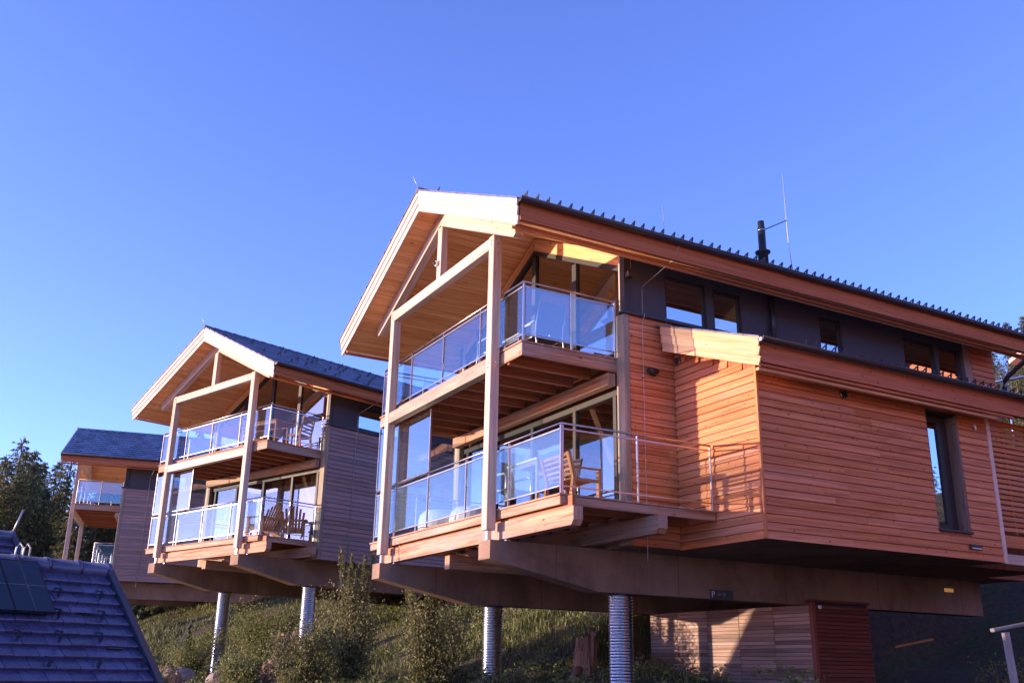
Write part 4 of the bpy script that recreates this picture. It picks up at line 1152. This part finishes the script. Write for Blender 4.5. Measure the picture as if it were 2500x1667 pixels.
KIN = {'spruce_a': conifer_meshes(14, 2.7, 13, M['needle']), 'spruce_b': conifer_meshes(14, 2.3, 12, M['needle'], 0.08), 'spruce_c': conifer_meshes(14, 3.1, 13, M['needle'], 0.05, 0.25),
       'larch': conifer_meshes(14, 3.0, 9, M['needle_warm'], 0.22, 0.3)}
def tree(kind, x, y, H, label, group):
    r = empty('larch_tree' if kind == 'larch' else 'spruce_tree', (x, y, ground(x, y) - 0.2), rnd(0, 6.28))
    tag(r, label, 'tree', group)
    sc = H / 14; a, b = KIN[kind]
    for nm, me in (('trunk', a), ('crown', b)):
        o = bpy.data.objects.new(nm, me); o.parent = r; o.scale = (sc * rnd(0.92, 1.08), sc * rnd(0.92, 1.08), sc); col.objects.link(o)
LG, RG = 'forest trees behind the left chalets', 'trees on the hill at the right edge'
tops = [(-35.85, 70, 15.56, 'larch', 'tall sunlit larch, highest tree of the left forest'), (-34.6, 64, 11.6, 'larch', 'yellowish larch at the far left edge of the photo'),
        (-35.2, 72, 13.6, 'spruce_b', 'thin pointed spruce between the tall larch and the roof'), (-41.3, 85, 16.6, 'spruce_a', 'dark spruce spire rising in the gap left of the far chalet'),
        (-32.2, 68, 13.4, 'spruce_c', 'broad spruce just left of the far chalet eave'), (-29.2, 64, 13.6, 'larch', 'brownish larch touching the far chalet eave'),
        (-35.3, 90, 20.5, 'spruce_b', 'spruce tip peeking over the far chalet ridge'), (-31.1, 95, 22.0, 'spruce_a', 'spruce tip beside the left post of the middle chalet')]
for x, y, zt, k, lb_ in tops:
    tree(k, x, y, zt - ground(x, y) + 0.2, lb_, LG)
shared_l = 'dark spruce within the dense left forest mass'
for i in range(39):
    row = i % 3; k = i // 3
    y = (60, 54, 57)[row] + rnd(-1.5, 1.5); x = (-0.545 + 0.017 * k + rnd(-0.006, 0.006)) * y
    zt = (0.200, 0.178, 0.190)[row] * y + rnd(-1.3, 0.7) - (1.2 if 3 < k < 7 else 0)
    kd = random.choice(['spruce_a', 'spruce_b', 'spruce_c', 'spruce_c', 'larch'])
    tree(kd, x, y, zt - ground(x, y) + 0.2, ('yellowish larch' if kd == 'larch' else 'dark spruce') + (' in the rear rank of the left forest', ' in the front rank of the left forest', ' in the middle rank of the left forest')[row], LG)
shared_r = 'spruce on the wooded hill beyond the chalet at the right edge'
for i, (x, y, zt, k) in enumerate([(49.0, 90, 33.4, 'spruce_b'), (47.0, 85, 30.9, 'spruce_a'), (49.6, 88, 33.3, 'spruce_b'), (52, 90, 34, 'spruce_a'), (46, 88, 30.0, 'spruce_c'), (33.0, 62, 20.2, 'larch'), (35.0, 64, 21.2, 'larch'), (37.5, 66, 22.5, 'spruce_c'),
                                   (31.2, 60, 18.6, 'larch'), (40.5, 70, 24.0, 'larch'), (43.5, 78, 27.5, 'spruce_a'), (38.5, 74, 24.5, 'spruce_b'), (36.2, 70, 22.8, 'larch'), (43, 72, 26, 'spruce_c'), (46.5, 76, 28.5, 'spruce_b')]):
    tree(k, x, y, zt - ground(x, y) + 0.2, shared_r if k != 'larch' else 'yellowish larch on the hillside beyond the downpipe at the right edge', RG)

def shrub(x, y, rad, H, n, mat, label, shoots=0, leaf=0.052):
    n = int(n * 2.6)
    r = empty('shrub', (x, y, ground(x, y) - 0.05)); tag(r, label, 'shrub', 'shrubs on the slope below the chalets')
    st_, lv = MB(), Leaves()
    stems = []
    for k in range(9 + shoots):
        a = rnd(0, 6.28); tall = k < shoots
        h_ = H * rnd(0.85, 1.0) if tall else H * rnd(0.45, 0.78)
        rr = rad * rnd(0.15, 0.6) if tall else rad * rnd(0.35, 0.95)
        path = [V(0, 0, 0), V(math.cos(a) * rr * 0.45, math.sin(a) * rr * 0.45, h_ * 0.45), V(math.cos(a) * rr, math.sin(a) * rr, h_)]
        st_.tube(path, 0.02, 5, False, [0.024, 0.015, 0.005]); stems.append((path, tall))
    for i in range(n):
        path, tall = random.choice(stems)
        t_ = rnd(0.15, 1.0) if not tall else rnd(0.05, 1.0) ** 0.8
        p = path[0].lerp(path[1], t_ * 2) if t_ < 0.5 else path[1].lerp(path[2], t_ * 2 - 1)
        sp_ = (0.42 if not tall else 0.30 * (1.0 - t_) + 0.03) * rad
        d = rdir(); q = p + d * sp_ * random.random() ** 0.5
        if q.z < 0.02: q.z = rnd(0.02, 0.2)
        lv.quad(q, (rdir() + V(0, 0, 0.35)).normalized(), leaf * rnd(0.5, 0.9), leaf * rnd(0.9, 1.6), rdir())
    st_.build('stems', M['bark'], r)
    o = bpy.data.objects.new('crown', lv.mesh('crown', mat)); o.parent = r; col.objects.link(o)
shrub(-4.4, 22.0, 0.95, 2.0, 4200, M['leaf'], 'dense dark green shrub in front of the middle chalet right pillar')
shrub(-3.45, 22.6, 0.95, 3.1, 4200, M['leaf'], 'tall shrub with upright shoots between the middle and nearest chalets', 9)
shrub(-1.75, 21.6, 1.05, 2.5, 5200, M['leaf'], 'broad olive shrub left of the nearest chalet left pillar', 4)
shrub(-9.6, 31.0, 0.9, 2.0, 2600, M['leaf_light'], 'light green shrub left of the middle chalet left pillar', 2)
shrub(-8.0, 33.6, 1.5, 2.0, 4200, M['leaf_light'], 'wide shrub behind the middle chalet left pillar')
shrub(-12.2, 33.0, 0.9, 1.2, 1800, M['leaf_light'], 'low shrub beside the tiled roof edge')
shrub(-6.4, 24.6, 0.8, 1.0, 1800, M['leaf_light'], 'low shrub in front of the stumps')
shrub(-9.3, 27.2, 0.8, 0.9, 1600, M['leaf_light'], 'small bright shrub near the tiled verge')
shrub(-0.1, 18.2, 0.5, 0.7, 900, M['leaf'], 'small shrub between the nearest pillars')
shrub(2.9, 19.6, 0.7, 0.6, 1500, M['leaf'], 'dark ground shrub at the corner of the slatted store')
shrub(8.3, 16.6, 0.9, 1.3, 2400, M['leaf'], 'dark shrub behind the grey timber railing')
shrub(9.6, 18.2, 1.0, 1.7, 2400, M['leaf'], 'dark shrub at the far right under the chalet')

# grass
random.seed(11)
gv, gf = [], []
def infront(x, y, z):
    d = y * cp + z * sp; u = -y * sp + z * cp
    X = x * cr + u * sr; U_ = -x * sr + u * cr
    px, py = 1250 + FPX * X / d, 833.5 - FPX * U_ / d
    return -200 < px < 2700 and 1350 < py < 1760
cnt = 0; tries = 0
while cnt < 95000 and tries < 400000:
    tries += 1
    x, y = (rnd(-15, 11), rnd(13, 40)) if tries % 4 else (rnd(-22, -6), rnd(34, 52))
    lx, ly = local1(x, y)
    if (-4.5 < lx < 14 and ly > 5.6) or (lx > 0.5 and ly > 2.2): continue
    z = ground(x, y)
    if not infront(x, y, z): continue
    if math.sin(1.7 * x + 0.8 * y) + math.sin(2.9 * y - 1.1 * x) + rnd(-0.9, 0.9) < -0.9: continue
    h_ = rnd(0.07, 0.26) * (0.7 + 0.6 * math.sin(0.9 * x + 2) * math.sin(1.1 * y))
    if h_ < 0.07: h_ = 0.09
    a = rnd(0, 6.28); w_ = rnd(0.010, 0.022); lean = rnd(0.1, 0.6) * h_; b = len(gv); la = rnd(0, 6.28)
    dx, dy = math.cos(a) * w_, math.sin(a) * w_; ex, ey = math.cos(la) * lean, math.sin(la) * lean
    gv += [(x - dx, y - dy, z - 0.02), (x + dx, y + dy, z - 0.02), (x + ex * 0.4 + dx * 0.7, y + ey * 0.4 + dy * 0.7, z + h_ * 0.6), (x + ex * 0.4 - dx * 0.7, y + ey * 0.4 - dy * 0.7, z + h_ * 0.6), (x + ex, y + ey, z + h_)]
    gf += [(b, b + 1, b + 2, b + 3), (b + 3, b + 2, b + 4)]
    cnt += 1
me = bpy.data.meshes.new('grass'); me.from_pydata(gv, [], gf); me.materials.append(M['grass'])
o = bpy.data.objects.new('grass', me); col.objects.link(o); tag(o, 'rough green grass on the slope under the chalets', 'grass', None, 'stuff')

wd_ = Leaves()
random.seed(23)
for i in range(1500):
    x, y = rnd(-14, 11), rnd(14, 36)
    z = ground(x, y)
    lx, ly = local1(x, y)
    if not infront(x, y, z) or (-4.6 < lx < 0.6 and ly > 6.3): continue
    hh = rnd(0.12, 0.5); rr_ = rnd(0.08, 0.22)
    for k in range(26):
        t_ = random.random(); a = rnd(0, 6.28)
        wd_.quad(V(x + math.cos(a) * rr_ * t_, y + math.sin(a) * rr_ * t_, z + hh * (1 - 0.6 * t_) * rnd(0.3, 1)), (V(math.cos(a), math.sin(a), rnd(-0.2, 0.7))).normalized(), rnd(0.03, 0.06), rnd(0.05, 0.12), rdir())
o = bpy.data.objects.new('weeds', wd_.mesh('weeds', M['leaf_light'])); col.objects.link(o); tag(o, 'low leafy weeds scattered over the slope', 'weeds', None, 'stuff')

# stumps, rocks, planks
def lump(name, x, y, sx, sy, sz, mat, label, cat, group=None, seed=0, flat=0.0, sink=0.15):
    rg = random.Random(seed); m = MB(); nu, nv = 14, 9; ph = [rg.uniform(0, 6.28) for _ in range(6)]
    def P(i, j):
        th = 6.283 * i / nu; v_ = -0.5 * math.pi + math.pi * j / nv
        k = 1 + 0.20 * math.sin(2 * th + ph[0]) * math.cos(v_) + 0.13 * math.sin(3 * th + ph[1] + 2 * v_) + 0.07 * math.sin(7 * th + ph[2]) * math.cos(3 * v_ + ph[3])
        zz = math.sin(v_) * sz * k
        return (math.cos(th) * math.cos(v_) * sx * k, math.sin(th) * math.cos(v_) * sy * k, zz)
    for i in range(nu):
        for j in range(nv):
            q = [P(i, j), P(i + 1, j), P(i + 1, j + 1), P(i, j + 1)]
            if j == 0: q = q[1:] if False else [q[0], q[2], q[3]]
            if j == nv - 1: q = q[:3]
            m.face(q, V(0, 0, 1), (0, 0), False)
    o = m.build(name, mat); o.location = (x, y, ground(x, y) + sz * (1 - sink) - sz * 0.4)
    return tag(o, label, cat, group)
def stump(x, y, r, h_, label, seed=1, lean=0.0):
    rg = random.Random(seed); n = 30
    root = empty('tree_stump', (x, y, ground(x, y) - 0.1)); tag(root, label, 'stump', 'tree stumps on the slope')
    m = MB(); rings = []
    for t_, k in ((0, 2.1), (0.12, 1.55), (0.35, 1.12), (0.7, 1.0), (0.93, 0.97), (1.0, 0.92)):
        ring = []
        for i in range(n):
            a = 6.283 * i / n
            fl = 1 + (k - 1) * (0.55 + 0.45 * math.sin(5 * a + seed)) + 0.06 * math.sin(9 * a + 3 * t_) + 0.05 * math.sin(14 * a + seed * t_) + rg.uniform(-0.05, 0.05)
            top = 0.07 * math.sin(a + seed) + 0.05 * math.sin(4 * a) + rg.uniform(-0.04, 0.05) if t_ > 0.9 else 0
            ring.append((math.cos(a) * r * fl + lean * t_, math.sin(a) * r * fl, t_ * h_ + top))
        rings.append(ring)
    for A_, B_ in zip(rings, rings[1:]):
        for i in range(n):
            j = (i + 1) % n
            m.face([A_[i], A_[j], B_[j], B_[i]], V(0, 0, 1), (0, 0), False)
    m.build('trunk', M['stump'], root)
    c = V(lean, 0, h_ * 0.97); m = MB()
    for i in range(n):
        m.face([rings[-1][i], rings[-1][(i + 1) % n], c], V(1, 0, 0), (0, 0), False)
    m.build('cut_face', M['stumptop'], root)
    for k in range(3):
        a = seed + 2.1 * k
        MB().tube([(math.cos(a) * r * 0.9, math.sin(a) * r * 0.9, 0.22), (math.cos(a) * r * 2.0, math.sin(a) * r * 2.0, 0.10), (math.cos(a + 0.3) * r * 3.2, math.sin(a + 0.3) * r * 3.2, -0.02)], 0.06, 7, True, [0.09, 0.06, 0.02]).build('root', M['stump'], root)
M['stumptop'] = plain('cut stump face', (0.42, 0.22, 0.13), 0.9, 0, 0.3, 9, 0.4)
stump(1.50, 19.5, 0.20, 0.80, 'upright sunlit stump in the grass between the nearest pillars', 2, 0.03)
stump(-8.65, 27.0, 0.22, 0.62, 'short weathered stump near the tiled verge', 5)
stump(-6.75, 31.0, 0.32, 0.95, 'dark stump under the middle chalet right pillar', 7)
stump(-10.1, 30.6, 0.24, 0.6, 'orange rotten stump below the far chalet beam', 9)
stump(-6.1, 26.0, 0.26, 0.66, 'uprooted orange stump beside the dense dark shrub', 12, 0.2)
lump('boulder', -10.5, 29.6, 0.22, 0.2, 0.26, M['rock'], 'small pale round boulder by the tiled verge', 'rock', 'rocks on the slope', 3)
lump('boulder', -6.9, 25.6, 0.55, 0.32, 0.28, M['rock'], 'long pale boulder below the uprooted stump', 'rock', 'rocks on the slope', 4)
lump('boulder', -5.7, 25.4, 0.22, 0.2, 0.14, M['rock'], 'small boulder right of the uprooted stump', 'rock', 'rocks on the slope', 6)
lump('boulder', -9.6, 29.8, 0.5, 0.4, 0.35, M['rock'], 'brown rock heap below the orange rotten stump', 'rock', 'rocks on the slope', 8)
lump('boulder', 0.2, 20.6, 0.13, 0.12, 0.14, M['stump'], 'small reddish rock in the grass left of the upright stump', 'rock', 'rocks on the slope', 9)
lump('boulder', 7.0, 19.5, 0.45, 0.4, 0.4, M['soil'], 'earth covered boulder right of the slatted store', 'rock', 'rocks on the slope', 10)
lump('boulder', 8.4, 20.2, 0.8, 0.6, 0.5, M['soil'], 'large earth covered boulder under the far end of the beam', 'rock', 'rocks on the slope', 11)
o = MB().beam((7.50, 19.6, 0.50), (8.33, 19.75, 0.66), 0.16, 0.04, (0, 0, 1), 0.004).build('loose_plank', M['teak']); tag(o, 'orange brown loose plank lying in the dark under the chalet', 'plank')
o = MB().beam((-9.9, 30.6, 0.35), (-9.55, 30.5, 1.15), 0.035, 0.035, (0, 1, 0)).build('wooden_stake', M['greywood']); tag(o, 'thin leaning stake above the orange rotten stump', 'stake')
# timber handrail at the lower right corner
r = empty('timber_railing', (6.95, 14.0, ground(6.95, 14.0))); tag(r, 'grey weathered timber railing at the lower right corner', 'railing')
g0 = ground(6.95, 14)
MB().beam((0.10, 0, -0.5), (0, 0, 0.585 - g0), 0.085, 0.085, (1, 0, 0), 0.01).build('post', M['greywood'], r)
MB().beam((2.35, 0.3, -0.4), (2.25, 0.3, 1.04 - g0), 0.085, 0.085, (1, 0, 0), 0.01).build('post', M['greywood'], r)
MB().beam((-0.20, -0.03, 0.60 - g0), (2.5, 0.3, 1.12 - g0), 0.10, 0.05, (0, 0, 1), 0.01).build('handrail', M['greywood'], r)

# uphill terrace railing and the chalet beyond it
r = empty('metal_fence', (17.3, 34.0, ground(17.3, 34))); tag(r, 'blue grey metal railing uphill, seen behind the downpipe', 'railing'); g0 = ground(17.3, 34)
pts = [(0.0, 0, 10.13 - g0), (6.0, 0.5, 11.5 - g0)]
MB().tube(pts, 0.06, 8).build('handrail', M['verge2'] if 'verge2' in M else M['zinc'], r)
MB().tube([(p[0], p[1], p[2] - 0.75) for p in pts], 0.03, 8).build('lower_rail', M['zinc'], r)
for k in range(6):
    f_ = k / 5; x = 0.9 + 5 * f_; zt = 10.13 + 1.37 * x / 6 - g0
    MB().tube([(x, 0.5 * x / 6, zt), (x, 0.5 * x / 6, zt - 3.5)], 0.03, 6).build('post', M['zinc'], r)
def uphill_house(x, y, gz, rot, hz, label):
    r = empty('uphill_house', (x, y, gz), rot); tag(r, label, 'house')
    MB().box(-2.6, 2.6, -3.0, 5, 0, hz - 0.3).build('wall', M['larch'], r)
    for s in (-1, 1):
        MB().prism([(0, -3.7, hz + 1.6), (s * 3.4, -3.7, hz - 0.05), (s * 3.4, -3.7, hz - 0.25), (0, -3.7, hz + 1.3)], (0, 9.2, 0)).build('roof', M['barge'], r)
    MB().prism([(-2.6, -2.98, hz - 0.3), (2.6, -2.98, hz - 0.3), (0, -2.98, hz + 1.2)], (0, 0.1, 0)).build('gable', M['larch'], r)
    f = MB().box(-1.2, 1.2, -3.06, -3.005, hz - 2.4, hz - 0.6).build('window', M['frame'], r)
    MB().box(-1.05, 1.05, -3.075, -3.062, hz - 2.25, hz - 0.75).build('pane', M['glass_win'], f)
    MB().box(-3.0, 3.0, -4.4, -3.0, hz - 2.9, hz - 2.65).build('balcony', M['barge'], r)
uphill_house(30.0, 45.2, ground(26, 44) - 0.5, R(-62), 15.2 - (ground(26, 44) - 0.5), 'orange timber house uphill, cut by the right edge')
uphill_house(27.5, 17.9, ground(25, 16) - 1.0, R(-90), 6.5, 'sunlit orange house mirrored in the rearmost upper windows of the nearest chalet')
for i, (x, y, H) in enumerate([(17.2, 12.9, 4.3), (18.4, 14.6, 4.6), (17.8, 15.6, 4.4), (19.6, 13.6, 4.6), (18.6, 11.6, 4.4)]):
    tree('larch', x, y, H, 'young larch uphill of the nearest chalet, mirrored in its narrow window', 'young larches mirrored in the narrow window')
